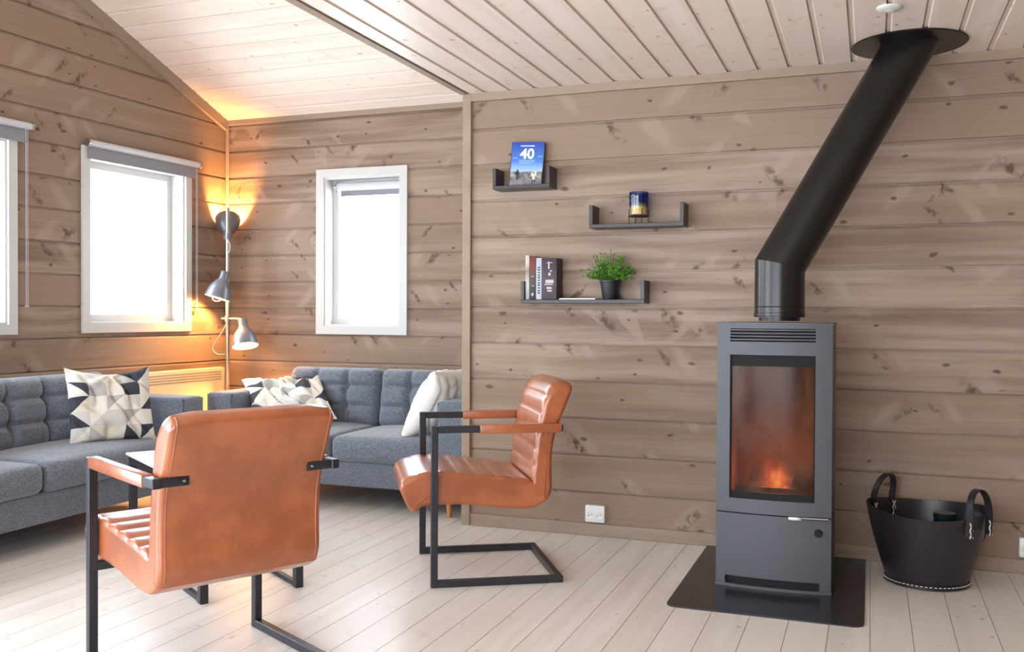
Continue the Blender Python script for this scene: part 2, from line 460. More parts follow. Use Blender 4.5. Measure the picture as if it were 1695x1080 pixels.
def board_ceiling(bm, c0, c1, pitch, phase, pt, w=.022, d=.006):
    """shadow-groove boards; pt(c, end, depth)"""
    k = math.floor((c0-phase)/pitch)
    cs = []
    while phase+k*pitch < c1+pitch:
        g = phase+k*pitch
        cs += [(g-.004, 0), (g-.0035, d+.010), (g+.0025, d+.010), (g+.003, d), (g+w-.004, d), (g+w, 0)]; k += 1
    cs = [c for c in cs if c0 <= c[0] <= c1]; cs = [(c0, 0)]+cs+[(c1, 0)]
    R = [(bm.verts.new(pt(c, 0, dd)), bm.verts.new(pt(c, 1, dd))) for c, dd in cs]
    for A, B in zip(R, R[1:]): bm.faces.new((A[0], A[1], B[1], B[0]))
bm = bmesh.new()
board_ceiling(bm, XE, XRT+.1, .1455, -.095, lambda c, e, d: Vector((c, (YBK-.1, YR+.02)[e], ZC+d)))
box(bm, XE, XRT+.1, YBK-.1, YR+.02, ZC+.02, ZC+.06)
struct('ceiling', bm, M_ceil)
nrm = Vector((0, .395, 1)).normalized()
bm = bmesh.new()
board_ceiling(bm, RIDGE, YB+.1, .1338, 4.815, lambda c, e, d: Vector(((-5.3, XE)[e], c, zv(c)))+nrm*d, w=.018, d=.003)
board_ceiling(bm, YBK-.1, RIDGE, .1338, 4.815, lambda c, e, d: Vector(((-5.3, XE)[e], c, zv(2*RIDGE-c))) +Vector((0, -.36, .93))*d, w=.018, d=.003)
struct('ceiling_vault', bm, M_vault)

# trims
struct('baseboard_front', BB(-2.115, XRT, YR-.014, YR+.01, 0, .066, bev=.004), M_trim)
struct('baseboard_back', BB(-4.54, -2.1, YB-.014, YB+.01, 0, .066, bev=.004), M_trim)
bm = bmesh.new(); v = [bm.verts.new(Lp(y, d, z)) for d in (.01, -.014) for y, z in ((YBK, 0), (YB, 0), (YB, .066), (YBK, .066))]
for f in ((0, 1, 2, 3), (7, 6, 5, 4), (3, 2, 6, 7), (0, 4, 5, 1)): bm.faces.new([v[i] for i in f])
struct('baseboard_left', bm, M_trim)
struct('trim_1', BB(-2.0645, XRT, YR-.022, YR+.01, ZC-.044, ZC+.004, bev=.003), M_trim)           # under the flat ceiling
bm = BB(-2.113, -2.064, YR-.022, YR+.012, 0, ZC+.004, bev=.002); box(bm, -2.113, -2.091, YR+.012, YR+.05, 0, ZC-.003)
struct('trim_2', bm, M_trim)                                                                  # corner board
struct('trim_3', BB(-4.54, -2.09, YB-.022, YB+.01, 2.572, 2.64, bev=.003), M_trim)                 # top of back wall
bm = bmesh.new(); tube(bm, [Lp(YB-.012, -.012, .0), Lp(YB-.012, -.012, 2.6)], .017, 4)
struct('trim_4', bm, M_trim)                                                                  # corner strip
bm = bmesh.new()
v = [bm.verts.new(Lp(y, d, zv(y)+dz)) for d in (.01, -.024) for y, dz in ((RIDGE, -.075), (YB-.01, -.075), (YB-.01, .01), (RIDGE, .01))]
for f in ((0, 1, 2, 3), (7, 6, 5, 4), (3, 2, 6, 7), (0, 4, 5, 1), (1, 5, 6, 2)): bm.faces.new([v[i] for i in f])
struct('trim_5', bm, M_trim)                                                                  # raking trim
bm = BB(XE-.055, XE-.012, YBK, YR-.023, ZC-.004, ZC+.10, bev=.002); box(bm, XE-.055, XE-.022, YR+.012, YR+.06, ZC-.003, ZC+.10); box(bm, XE-.012, XE+.006, YBK, YR, ZC+.002, ZC+.006)
struct('trim_6', bm, M_trim)                                                                  # edge of the flat ceiling

# ------------------------------------------------------------------ windows
def bmbox8(bm, pt, u0, u1, d0, d1, z0, z1):
    v = [bm.verts.new(pt(u, d, z)) for d in (d0, d1) for u, z in ((u0, z0), (u1, z0), (u1, z1), (u0, z1))]
    for f in ((0, 1, 2, 3), (7, 6, 5, 4), (0, 4, 5, 1), (1, 5, 6, 2), (2, 6, 7, 3), (3, 7, 4, 0)): bm.faces.new([v[i] for i in f])
def ringf(bm, pt, o, i, d0, d1):
    bmbox8(bm, pt, o[0], i[0], d0, d1, o[2], o[3]); bmbox8(bm, pt, i[1], o[1], d0, d1, o[2], o[3])
    bmbox8(bm, pt, i[0], i[1], d0, d1, o[2], i[2]); bmbox8(bm, pt, i[0], i[1], d0, d1, i[3], o[3])
def window(n, pt, W, cas=.058, mull=()):
    e = bpy.data.objects.new('window_%d' % n, None); COL.objects.link(e); e['kind'] = 'structure'
    e.location = pt((W[0]+W[1])/2, 0, W[2])
    inv = Matrix.Translation(-e.location)
    def mk(nm, bm, m):
        bmesh.ops.transform(bm, matrix=inv, verts=bm.verts[:]); o = obj(nm, bm, m, e, smooth=None); return o
    bm = bmesh.new(); o = (W[0]-cas, W[1]+cas, W[2]-cas, W[3]+cas); ringf(bm, pt, o, W, -.018, .002); mk('casing', bm, M_white)
    bm = bmesh.new(); t = .012; ringf(bm, pt, W, (W[0]+t, W[1]-t, W[2]+t, W[3]-t), .0, .16); mk('reveal', bm, M_white)
    i1 = (W[0]+t, W[1]-t, W[2]+t, W[3]-t); f = .045; i2 = (i1[0]+f, i1[1]-f, i1[2]+f, i1[3]-f)
    bm = bmesh.new(); ringf(bm, pt, i1, i2, .105, .155)
    for m in mull: bmbox8(bm, pt, m-.03, m+.03, .105, .155, i2[2], i2[3])
    mk('window_frame', bm, M_white)
    bm = bmesh.new(); bmbox8(bm, pt, i2[0], i2[1], .128, .132, i2[2], i2[3]); mk('window_pane', bm, M_pane)
window(1, trL, W1); window(2, trB, W2); window(3, trL, W3); window(4, trL, W4, mull=(-.3, 1.0)); window(5, trK, W5); window(6, trK, W6, mull=(-1.0,))

def chain(bm, pt, u, d, z0, z1, gap=.012):
    r = .0018
    tube(bm, [pt(u-gap/2, d, z1), pt(u-gap/2, d, z0+.006), pt(u, d, z0), pt(u+gap/2, d, z0+.006), pt(u+gap/2, d, z1)], r, 5)
def blind(pt, u0, u1, d, z, drop, label, ch, r=.021, chz=.9, fabd=None):
    root = thing('roller_blind', label, 'roller blind', pt((u0+u1)/2, d, z), group='roller blinds'); inv = Matrix.Translation(-root.location)
    def mk(nm, bm, m, par=root, s=40):
        bmesh.ops.transform(bm, matrix=inv, verts=bm.verts[:]); return obj(nm, bm, m, par, smooth=s)
    bm = bmesh.new(); tube(bm, [pt(u0+.006, d, z), pt(u1-.006, d, z)], r, 20); mk('roller_tube', bm, M_tubew)
    bm = bmesh.new(); bmbox8(bm, pt, u0+.02, u1-.02, d+.015, d+.017, z-drop, z); mk('blind_fabric', bm, M_blind, s=None)
    bm = bmesh.new(); bmbox8(bm, pt, u0+.02, u1-.02, d+.010, d+.021, z-drop-.012, z-drop); mk('hem_bar', bm, M_blind, s=None)
    for a in (u0, u1):
        bm = bmesh.new(); tube(bm, [pt(a-.006, d, z), pt(a+.006, d, z)], r*1.25, 16); bmbox8(bm, pt, a-.004, a+.004, d, d+.022, z-.012, z+.018); mk('bracket', bm, M_steel)
    if ch is not None:
        bm = bmesh.new(); chain(bm, pt, ch, d+.012, chz, z-.01); mk('chain', bm, M_tubew)
        bm = bmesh.new(); tube(bm, [pt(ch-.012, d+.012, chz), pt(ch+.012, d+.012, chz)], .005, 8); mk('chain_weight', bm, M_tubew)
    return root
blind(trL, 4.655, 5.655, -.042, 2.225, .085, 'white roller blind rolled up above the left wall window nearest the corner lamp', 5.645, chz=1.19)
blind(trL, 2.98, 4.245, -.042, 2.245, .085, 'white roller blind above the window cut by the left picture edge', 4.225, chz=1.20)
blind(trB, -3.635, -3.10, .075, 2.085, .055, 'grey roller blind inside the narrow window above the right sofa', None, r=.030)

# ------------------------------------------------------------------ electric heater on the left wall
ht = thing('electric_heater', 'cream electric panel heater low on the left wall beside the floor lamp', 'heater', Lp(5.40, -.06, .25)); inv = Matrix.Translation(-ht.location)
def hmk(nm, bm, m, p=ht):
    bmesh.ops.transform(bm, matrix=inv, verts=bm.verts[:]); return obj(nm, bm, m, p, smooth=None)
bm = bmesh.new(); bmbox8(bm, trL, 4.92, 5.885, -.085, -.03, .26, .768); bmesh.ops.bevel(bm, geom=bm.edges[:], offset=.006, segments=2, affect='EDGES'); hmk('heater_body', bm, M_cream)
M_slot = plain('heater_slot', (150, 140, 110), .6)
for i in range(4):
    bm = bmesh.new(); bmbox8(bm, trL, 5.0, 5.84, -.0865, -.0845, .735-.018*i, .740-.018*i); hmk('air_slot', bm, M_slot)
for yb_ in (5.1, 5.66):
    bm = bmesh.new(); bmbox8(bm, trL, yb_, yb_+.06, -.03, .0, .3, .7); hmk('wall_bracket', bm, M_cream)

# ------------------------------------------------------------------ sofas
def groove(x, w): return math.exp(-(x/w)**2)
def back_cushion(w, hgt, th, cols, rows):
    bm = bmesh.new()
    def fn(q, p, n):
        if q.y < .2:
            k = (1-abs(q.x)**6)*(1-abs(q.z)**6)
            g = 0
            for i in range(1, cols):
                g = max(g, groove((q.x-(-1+2*i/cols))*w/2, .020)*1.0)
            for j in range(1, rows):
                g = max(g, groove((q.z-(-1+2*j/rows)-.04)*hgt/2, .016)*.8)
            t = 0
            for i in range(1, cols):
                for j in range(1, rows):
                    t = max(t, math.exp(-(((q.x-(-1+2*i/cols))*w/2)**2+((q.z-(-1+2*j/rows)-.04)*hgt/2)**2)/.03**2))
            p = p+Vector((0, (-.045*k+.034*g*k+.034*t*k)*min(1, (.2-q.y)), 0))
        return p
    soft_box(bm, (0, 0, 0), (w, th, hgt), .05, (44, 2, 30), fn)
    return bm
def seat_cushion(w, d, th):
    bm = bmesh.new()
    def fn(q, p, n):
        if q.z > 0:
            b = (1-abs(q.x)**2.5)*(1-abs(q.y)**3)
            g = max(groove((q.x+.34)*w/2, .014), groove((q.x-.34)*w/2, .014))*groove(0, 1)*(1 if q.y > -.2 else max(0, 1+(q.y+.2)*2))
            p = p+Vector((0, 0, .022*b-.006*g*b))
        if q.y < -.7: p = p+Vector((0, -.02*(1-abs(q.x)**3)*(1-abs(q.z)**3), 0))
        return p
    soft_box(bm, (0, 0, 0), (w, d, th), .045, (24, 16, 2), fn)
    return bm
def sofa(name, label, L, D, loc, rotz, aw=.2, ah=.67, n=2, bh=.79):
    r = thing(name, label, 'sofa', loc, rotz, 'blue-grey tufted sofas')
    bm = bmesh.new(); soft_box(bm, (L/2, D/2-.01, .215), (L-.02, D-.06, .15), .015, (4, 4, 1)); obj('base', bm, M_sofa, r)
    for x0 in (0, L-aw):
        bm = bmesh.new()
        def fn(q, p, nn):
            return p
        soft_box(bm, (x0+aw/2, D/2, (ah+.15)/2), (aw, D, ah-.15), .028, (4, 8, 6), fn); a = obj('armrest', bm, M_sofa, r)
        bm = bmesh.new(); pr = [(x0+s*(aw/2-.012)+aw/2, .008, z) for s, z in ((-1, .16), (-1, ah-.012), (1, ah-.012), (1, .16))]
        tube(bm, pr, .004, 6); obj('piping', bm, M_sofa_edge, a)
    bm = bmesh.new(); soft_box(bm, (L/2, D-.075, .45), (L-2*aw+.1, .15, .60), .03, (6, 2, 6)); obj('back_frame', bm, M_sofa, r)
    w = (L-2*aw)/n; 
    for i in range(n):
        o = obj('seat_cushion', seat_cushion(w-.008, D-.20, .15), M_sofa, r); o.location = (aw+w*(i+.5), (D-.20)/2-.005, .362)
        o = obj('back_cushion', back_cushion(w-.006, bh-.40, .17, 4 if w > .8 else 3, 3), M_sofa, r); o.location = (aw+w*(i+.5), D-.235, (bh+.41)/2+.005); o.rotation_euler = (-.17, 0, 0)
    for x in (.14, L-.14):
        for y in (.06, D-.1):
            bm = bmesh.new(); tube(bm, [(x, y, 0), (x, y, .15)], .02, 12, rs=[.013, .022]); obj('leg', bm, M_legwood, r)
    return r
sofa('sofa', 'blue-grey tufted sofa in the recess, behind the side-on leather chair', 1.79, .92, (-3.905, 4.95, 0), 0)
# left sofa: its length runs along the left wall; front faces +X
# local x runs towards -Y (front = local -y = +X world)
sofa('sofa', 'blue-grey tufted sofa under the left wall windows, cut by the picture edge', 2.42, .84, (-3.705, 2.33, 0), PI/2+.02, n=2, bh=.80)

# ------------------------------------------------------------------ cushions / pillows
def cushion_pattern(name):
    t = NT(name); uv = t.new('ShaderNodeUVMap').outputs[0]; x = t.sep(uv)
    n = 5.0
    u = t.math('MULTIPLY', x[0], n); v = t.math('MULTIPLY', x[1], n)
    fu, fv = t.math('FLOOR', u), t.math('FLOOR', v); ru, rv = t.math('SUBTRACT', u, fu), t.math('SUBTRACT', v, fv)
    tri = t.math('GREATER_THAN', t.math('ADD', ru, rv), 1.0)
    par = t.math('GREATER_THAN', t.math('MODULO', t.math('ADD', fu, fv), 2.0), .5)
    tri2 = t.math('GREATER_THAN', ru, rv)
    sel = t.math('ADD', t.math('MULTIPLY', tri, par), t.math('MULTIPLY', tri2, t.math('SUBTRACT', 1, par)))
    w = t.new('ShaderNodeTexWhiteNoise', noise_dimensions='3D'); t.put(w.inputs[0], t.comb(t.math('ADD', fu, 2.3), t.math('ADD', fv, 7.7), sel))
    col = t.ramp(w.outputs[0], [(0, rgba((232, 228, 216))), (.36, rgba((208, 206, 200))), (.58, rgba((184, 182, 178))), (.72, rgba((222, 214, 196))), (.87, rgba((66, 68, 76)))], 'CONSTANT')
    h = t.noise(t.coord(), 9, 3)
    t.bsdf(col, .9, 0, t.bump(h, .25, .02), .2)
    return t.m
def white_fabric():
    t = NT('white_pillow_fabric'); co = t.coord(); n = t.noise(co, 10, 4)
    col = t.mix(n, rgba((222, 222, 218)), rgba((240, 240, 236)))
    t.bsdf(col, .9, 0, t.bump(n, .4, .03), .2, Sheen_Weight=.3)
    return t.m
M_pat = cushion_pattern('geometric_cushion'); M_whitef = white_fabric()
def pillow(name, label, cat, s, th, M, mat, seed=0, wr=.012, grp=None, n=44, slump=0, sy=1):
    bm = bmesh.new(); uvl = bm.loops.layers.uv.new('UVMap'); V = {}
    for side in (1, -1):
        for i in range(n+1):
            for j in range(n+1):
                if side == -1 and (i in (0, n) or j in (0, n)): V[side, i, j] = V[1, i, j]; continue
                u, v = -1+2*i/n, -1+2*j/n
                pin = .075
                x = s/2*u*(1-pin*(1-v*v)*abs(u)**2); y = sy*s/2*v*(1-pin*(1-u*u)*abs(v)**2)
                k = ((1-u**2)*(1-v**2))**.42
                z = side*th/2*k
                w = mnoise.noise(Vector((x*7+seed, y*7, side*2)))*wr*k**.5+mnoise.noise(Vector((x*16+seed, y*5, side*3)))*wr*.6*k**.5
                # creases radiating from the corners
                w -= wr*1.3*(1-min(1, abs(mnoise.noise(Vector((x*9+y*5+seed, y*3-x*2, seed))))*6))*k**.5
                a = math.atan2(v-1.0, u-.0); w += wr*.7*math.sin(a*11+seed)*k*max(0, v)
                y -= slump*(1-u*u)*max(0, v)*.5
                V[side, i, j] = bm.verts.new(M @ Vector((x, y, z+w)))
        for i in range(n):
            for j in range(n):
                idx = ((i, j), (i+1, j), (i+1, j+1), (i, j+1)); idx = idx if side == 1 else idx[::-1]
                try: f = bm.faces.new([V[side, a, b] for a, b in idx])
                except ValueError: continue
                for lp, (a, b) in zip(f.loops, idx): lp[uvl].uv = (a/n, b/n)
    return tag(obj(name, bm, mat, smooth=60), label, cat, grp)
def frame_m(origin, ex, ey):
    ex = Vector(ex).normalized(); ey = Vector(ey); ey = (ey-ex*ey.dot(ex)).normalized(); ez = ex.cross(ey)
    return Matrix.Translation(origin) @ Matrix((ex, ey, ez)).transposed().to_4x4()
pillow('cushion', 'geometric patchwork cushion in grey, cream and charcoal on the left sofa', 'cushion', .48, .15,
       frame_m((-3.985, 4.235, .652), (.42, .905, -.02), (-.24, .1, .95)), M_pat, 3.1, grp='geometric patchwork cushions', slump=.06, wr=.020, sy=.90)
pillow('cushion', 'crumpled geometric cushion slumped against the left arm of the recess sofa', 'cushion', .52, .13,
       frame_m((-3.505, 5.264, .615), (.72, .69, .04), (-.73, .5, .48)), M_pat, 9.4, grp='geometric patchwork cushions', wr=.028, slump=.03)
pillow('cushion', 'plain white cushion leaning on the right arm of the recess sofa', 'cushion', .46, .20,
       frame_m((-2.405, 5.21, .640), (.16, .98, 0), (.52, .0, .84)), M_whitef, 5.5, wr=.012)

# ------------------------------------------------------------------ leather cantilever chairs
TOPC = [(-.128, .437), (-.112, .463), (-.059, .476), (.025, .484), (.109, .475), (.191, .467), (.28, .459), (.363, .449), (.446, .434)]
def scallop(pts, knots, amp, sgn):
    """polyline through knots with a small bulge between every two"""
    out = []
    for a, b in zip(knots, knots[1:]):
        a, b = Vector(a), Vector(b); d = b-a; nn = Vector((-d.y, d.x)).normalized()*sgn
        for k in range(7):
            t = k/7; out.append(a+d*t+nn*amp*(math.sin(PI*t)**.55))
    out.append(Vector(knots[-1])); return out
def chair(label, loc, rotz, sleeve, seat_y=(.035, .575)):
    r = thing('cantilever_chair', label, 'chair', loc, rotz, 'tan leather cantilever chairs')
    W = .62; T = .03
    # seat
    TK = [(-.122, .447), (-.059, .478), (.025, .486), (.109, .479), (.191, .470), (.28, .461), (.363, .452), (.446, .438)]
    top = scallop(None, TK, .008, 1)
    bot = cr([(.515, .352), (.447, .321), (.34, .322), (.162, .343), (-.012, .345), (-.062, .322), (-.084, .324), (-.108, .365), (-.132, .42)], 5)
    P = lambda k: scallop(None, TK, .008*k, 1)+bot
    bm = bmesh.new(); prism(bm, P, seat_y[0], seat_y[1], .016, seam=(len(top)-1, len(top))); st = obj('seat', bm, M_leather, r, smooth=50)
    # back
    FK = [(.446, .438), (.452, .510), (.459, .585), (.471, .662), (.487, .738), (.507, .806), (.545, .868)]
    front = scallop(None, FK, .008, 1)
    rear = cr([(.575, .880), (.608, .872), (.622, .852), (.616, .825), (.590, .755), (.556, .670), (.537, .590), (.532, .50), (.534, .42), (.530, .385), (.515, .352)], 5)
    P = lambda k: scallop(None, FK, .008*k, 1)+rear
    def crn(w):
        # rounded upper corners, faint hollow across the back
        t = (w.y-(seat_y[0]+seat_y[1])/2)/((seat_y[1]-seat_y[0])/2); e = max(0, abs(t)-.86)/.14
        if w.z > .80: w.z -= .035*e**2*(w.z-.80)/.08
        w.x += .012*(1-t*t)*max(0, (w.z-.45)/.4)
        return w
    bm = bmesh.new(); prism(bm, P, seat_y[0], seat_y[1], .018, crn, seam=(len(front)+len(rear)-1, 0)); bk = obj('backrest', bm, M_leather, r, smooth=50)
    # stitched piping on the back edges
    for y in (seat_y[0]+.020, seat_y[1]-.020):
        bm = bmesh.new(); pts = []
        for q in rear[4:-3]:
            w = crn(Vector((q[0], y, q[1]))); pts.append(w)
        tube(bm, pts, .0022, 6); obj('piping', bm, M_leather, bk)
    # frame
    bm = bmesh.new()
    for y0 in (0, W-T):
        box(bm, 0, T, y0, y0+T, 0, .69, bev=.0025, seg=1)
        box(bm, T, .577, y0, y0+T, 0, T, bev=.0025, seg=1)
        box(bm, T, .575, y0+.001, y0+T-.001, .66, .69, bev=.0025, seg=1)
    box(bm, .547, .577, T, W-T, 0, T, bev=.0025, seg=1)
    box(bm, .001, .029, T, W-T, .312, .342, bev=.0025, seg=1)
    obj('frame', bm, M_frame, r, smooth=30)
    for y0 in (0, W-T):
        bm = BB(sleeve[0], sleeve[1], y0-.003, y0+T+.003, .655, .694, bev=.005); a = obj('armrest', bm, M_leather, r)
        s = 1 if y0 == 0 else -1; yb = y0 if s > 0 else W
        bm = BB(.559, .567, min(yb, yb+s*.115), max(yb, yb+s*.115), .660, .690, bev=.003)
        br = obj('bracket', bm, M_frame, r)
        bm = bmesh.new(); lathe(bm, [(0, .004), (.004, .0035), (.0055, 0)], 12, M=Matrix.Rotation(PI/2, 4, 'Y')); o = obj('screw', bm, M_steel, br); o.location = (.567, yb+s*.098, .675)
    return r
c1x, c1y = (-2.436-.479*.02)*.992-.004, (2.507-.878*.02)*.992
chair('tan leather cantilever chair seen from behind, in front of the left sofa', (c1x, c1y, 0), -.488, (.03, .50))
chair('tan leather cantilever chair seen side-on, by the wall shelves', (-1.74, 3.677, 0), .535, (.209, .568))

# ------------------------------------------------------------------ coffee table
tb = thing('coffee_table', 'low coffee table with pale top and dark steel frame behind the nearest chair', 'table', (-2.50, 3.134, 0), math.atan2(-.56, .83)+PI)
# local x runs away from P1 to the left wall, local y towards +Y... width 0.42
LT, WT, HT = 1.12, .44, .475
obj('table_top', BB(-.012, LT+.012, -.012-WT, .012, HT-.012, HT, bev=.002), M_tablet, tb)
bm = bmesh.new()
for y0 in (-WT, -.035):
    box(bm, 0, LT, y0, y0+.035, HT-.052, HT-.013, bev=.002, seg=1)
    box(bm, .035, LT-.035, y0+.005, y0+.03, 0, .02, bev=.002, seg=1)
for x0 in (0, LT-.035): box(bm, x0, x0+.035, -WT+.035, -.035, HT-.052, HT-.013, bev=.002, seg=1)
obj('table_frame', bm, M_frame, tb, smooth=30)
for x0 in (0, LT-.035):
    for y0 in (-WT, -.035): obj('leg', BB(x0, x0+.035, y0, y0+.035, 0, HT-.052, bev=.002, seg=1), M_frame, tb, smooth=30)

# ------------------------------------------------------------------ wood stove
SX0, SX1, SF, SB = -.618, -.145, 4.178, 4.565
st = thing('wood_stove', 'tall grey steel wood stove with a glowing fire on the black floor plate', 'stove', (0, 0, 0))
st.location = ((SX0+SX1)/2, (SF+SB)/2, .006); off = -Vector(st.location)
def so(nm, bm, m, p=st, s=35):
    bmesh.ops.transform(bm, matrix=Matrix.Translation(off), verts=bm.verts[:]); return obj(nm, bm, m, p, smooth=s)
SW = SX1-SX0; cxs = (SX0+SX1)/2
def bow(x): return -.022*(1-((x-cxs)/(SW/2))**2)
def bowed(bm, x0, x1, y0, y1, z0, z1, n=14):
    """plate whose front follows the bowed front of the stove"""
    rows = []
    for i in range(n+1):
        x = x0+(x1-x0)*i/n; b = bow(x)
        rows.append([bm.verts.new((x, y, z)) for y, z in ((y0+b, z0), (y1+b, z0), (y1+b, z1), (y0+b, z1))])
    for A, B in zip(rows, rows[1:]):
        for j in range(4): bm.faces.new((A[j], B[j], B[(j+1) % 4], A[(j+1) % 4]))
    bm.faces.new(rows[0][::-1]); bm.faces.new(rows[-1])
# body shell: sides, back, top, floor of firebox
bm = bmesh.new()
box(bm, SX0, SX0+.012, SF+.022, SB, .018, 1.128, bev=.003); box(bm, SX1-.012, SX1, SF+.022, SB, .018, 1.128, bev=.003)
box(bm, SX0+.012, SX1-.012, SB-.012, SB, .018, 1.128); box(bm, SX0+.012, SX1-.012, SF+.03, SB-.012, .018, .03); box(bm, SX0+.012, SX1-.012, SF+.03, SB-.012, .345, .36); box(bm, SX0+.012, SX1-.012, SF+.03, SB-.012, 1.03, 1.05)
so('body', bm, M_stove)
bm = bmesh.new(); bowed(bm, SX0-.004, SX1+.004, SF-.004, SB-.002, 1.128, 1.138); so('top_plate', bm, M_stove)
# upper door with window opening
GX0, GX1, GZ0, GZ1 = -.562, -.212, .386, 1.0
bm = bmesh.new()
for a in ((SX0, GX0, .326, 1.128), (GX1, SX1, .326, 1.128), (GX0, GX1, .326, GZ0), (GX0, GX1, GZ1, 1.056), (GX0, GX1, 1.112, 1.128)):
    bowed(bm, a[0], a[1], SF, SF+.022, a[2], a[3], 8)
bowed(bm, GX0, -.590, SF, SF+.022, 1.056, 1.112, 2) if False else None
dr = so('door', bm, M_stove)
bm = bmesh.new(); bowed(bm, GX0, GX1, SF+.02, SF+.024, 1.05, 1.118, 8); so('vent_recess', bm, M_dark, dr)
gr = None
for i in range(4):
    bm = bmesh.new(); bowed(bm, GX0, GX1, SF-.001, SF+.014, 1.063+i*.0135, 1.068+i*.0135, 8); so('vent_louvre', bm, M_stove, dr)
bm = bmesh.new(); 
for a in ((GX0, GX0+.006, GZ0, GZ1), (GX1-.006, GX1, GZ0, GZ1), (GX0, GX1, GZ0, GZ0+.028), (GX0, GX1, GZ1-.048, GZ1)): bowed(bm, a[0], a[1], SF+.012, SF+.03, a[2], a[3], 8)
so('glass_gasket', bm, M_dark, dr)
bm = bmesh.new(); bowed(bm, GX0+.004, GX1-.004, SF+.016, SF+.020, GZ0+.02, GZ1-.04, 14); so('door_glass', bm, M_sglass, dr)
# lower compartment door
bm = bmesh.new(); bowed(bm, SX0, SX1, SF, SF+.022, .052, .321, 14)
bowed(bm, SX0, SX0+.04, SF, SF+.022, .018, .052, 3); bowed(bm, SX1-.045, SX1, SF, SF+.022, .018, .052, 3)
ld = so('lower_door', bm, M_stove)
bm = bmesh.new(); bowed(bm, SX0+.02, SX1-.02, SF+.02, SF+.026, .02, .33, 14); so('inner_panel', bm, M_dark)
bm = bmesh.new(); bowed(bm, SX0-.002, SX1+.002, SF-.006, SF+.30, .004, .018, 14); so('plinth', bm, M_stove)
bm = bmesh.new(); b = bow(-.2)
box(bm, -.315, -.262, SF+b-.026, SF+b-.006, .310, .326, bev=.003); hd = so('handle', bm, M_steel, dr); hd['label'] = 'bright steel door handle'
bm = bmesh.new(); tube(bm, [(-.262, SF+b-.016, .321), (-.156, SF+b-.008, .322)], .0045, 8); so('handle_rod', bm, M_steel, hd)
bm = bmesh.new(); lathe(bm, [(0, .014), (.012, .014), (.016, .010), (.016, -.004), (.020, -.006), (.020, -.012)], 24, c=(-.196, SF+bow(-.196), .262), M=Matrix.Rotation(PI/2, 4, 'X')); so('air_knob', bm, M_dark, ld)
# firebox lining, grate, logs, embers, flames
bm = bmesh.new()
box(bm, GX0-.02, GX0-.008, SF+.05, SB-.03, .362, 1.03); box(bm, GX1+.008, GX1+.02, SF+.05, SB-.03, .362, 1.03)
box(bm, GX0-.01, cxs-.002, SB-.045, SB-.03, .362, 1.03); box(bm, cxs+.002, GX1+.01, SB-.045, SB-.03, .362, 1.03); box(bm, GX0, GX1, SF+.06, SB-.04, .362, .385)
so('firebrick_lining', bm, M_brick)
bm = bmesh.new(); box(bm, GX0+.02, GX1-.02, SF+.04, SF+.05, .385, .43, bev=.003); so('log_guard', bm, M_dark)
M_log = plain('charred_log', (46, 30, 24), .9, bump=.6, bscale=30)
for (x0, y0, x1, y1, z) in ((-.50, 4.36, -.29, 4.40, .405), (-.45, 4.45, -.30, 4.33, .445)):
    bm = bmesh.new(); tube(bm, [(x0, y0, z), ((x0+x1)/2, (y0+y1)/2, z+.004), (x1, y1, z+.002)], .024, 10, rs=[.022, .027, .021]); so('log', bm, M_log)
bm = bmesh.new()
for i in range(26):
    a = random.random()*2*PI; rr = random.random()**.5
    lathe(bm, [(0, -.01), (.011, -.004), (.013, .004), (0, .012)], 7, c=(-.385+.085*rr*math.cos(a), 4.34+.05*rr*math.sin(a), .394+random.random()*.012))
so('embers', bm, M_ember)
bm = bmesh.new(); bmesh.ops.create_icosphere(bm, subdivisions=4, radius=1)
for v in bm.verts: v.co = Vector((v.co.x*.112, v.co.y*.078, .055+v.co.z*.128))
for v in bm.verts: v.co.z = max(v.co.z, .004)
fl = obj('flame', bm, M_flame, st, smooth=60); fl.location = Vector((-.385, 4.34, .386))+off

# floor plate under the stove
bm = bmesh.new(); x0, x1, y0, y1, rr = -.762, -.012, 3.795, 4.858, .045; pts = []
for cx_, cy_, a0 in ((x1-rr, y0+rr, -90), ): pass
def arc(cx_, cy_, a0): return [(cx_+rr*math.cos(math.radians(a0+t)), cy_+rr*math.sin(math.radians(a0+t))) for t in range(0, 91, 15)]
pts = arc(x1-rr, y0+rr, -90)+[(x1, y1), (x0, y1)]+arc(x0+rr, y0+rr, 180)
lo = [bm.verts.new((x, y, 0)) for x, y in pts]; hi = [bm.verts.new((x, y, .006)) for x, y in pts]
bm.faces.new(hi); bm.faces.new(lo[::-1])
for i in range(len(pts)): bm.faces.new((lo[i], lo[(i+1) % len(pts)], hi[(i+1) % len(pts)], hi[i]))
tag(obj('floor_plate', bm, M_plate, smooth=30), 'black steel floor plate with rounded corners beneath the stove', 'floor plate')

# flue pipe
PR = .108
fp = thing('stove_pipe', 'thick black flue pipe rising from the stove and slanting to the ceiling', 'flue pipe', (-.378, 4.385, 1.144))
O = Vector(fp.location)
B = Vector((-.378, 4.385, 1.385)); Tt = Vector((.155, 4.60, ZC-.004)); dv = (Tt-B).normalized()
def mitre(bm, p0, d0, p1, n0, n1, r, n=48):
    """tube from plane (p0,n0) to plane (p1,n1) along axis d0"""
    up = Vector((0, 1, 0)); x = d0.cross(up).normalized(); y = x.cross(d0).normalized(); rings = []
    for p, nn in ((p0, n0), (p1, n1)):
        ring = []
        for j in range(n):
            o = r*(math.cos(2*PI*j/n)*x+math.sin(2*PI*j/n)*y)
            t = -(o.dot(nn))/d0.dot(nn); ring.append(bm.verts.new(p+o+d0*t-O))
        rings.append(ring)
    for j in range(n): bm.faces.new((rings[0][j], rings[0][(j+1) % n], rings[1][(j+1) % n], rings[1][j]))
zz = Vector((0, 0, 1)); mid = (zz+dv).normalized()
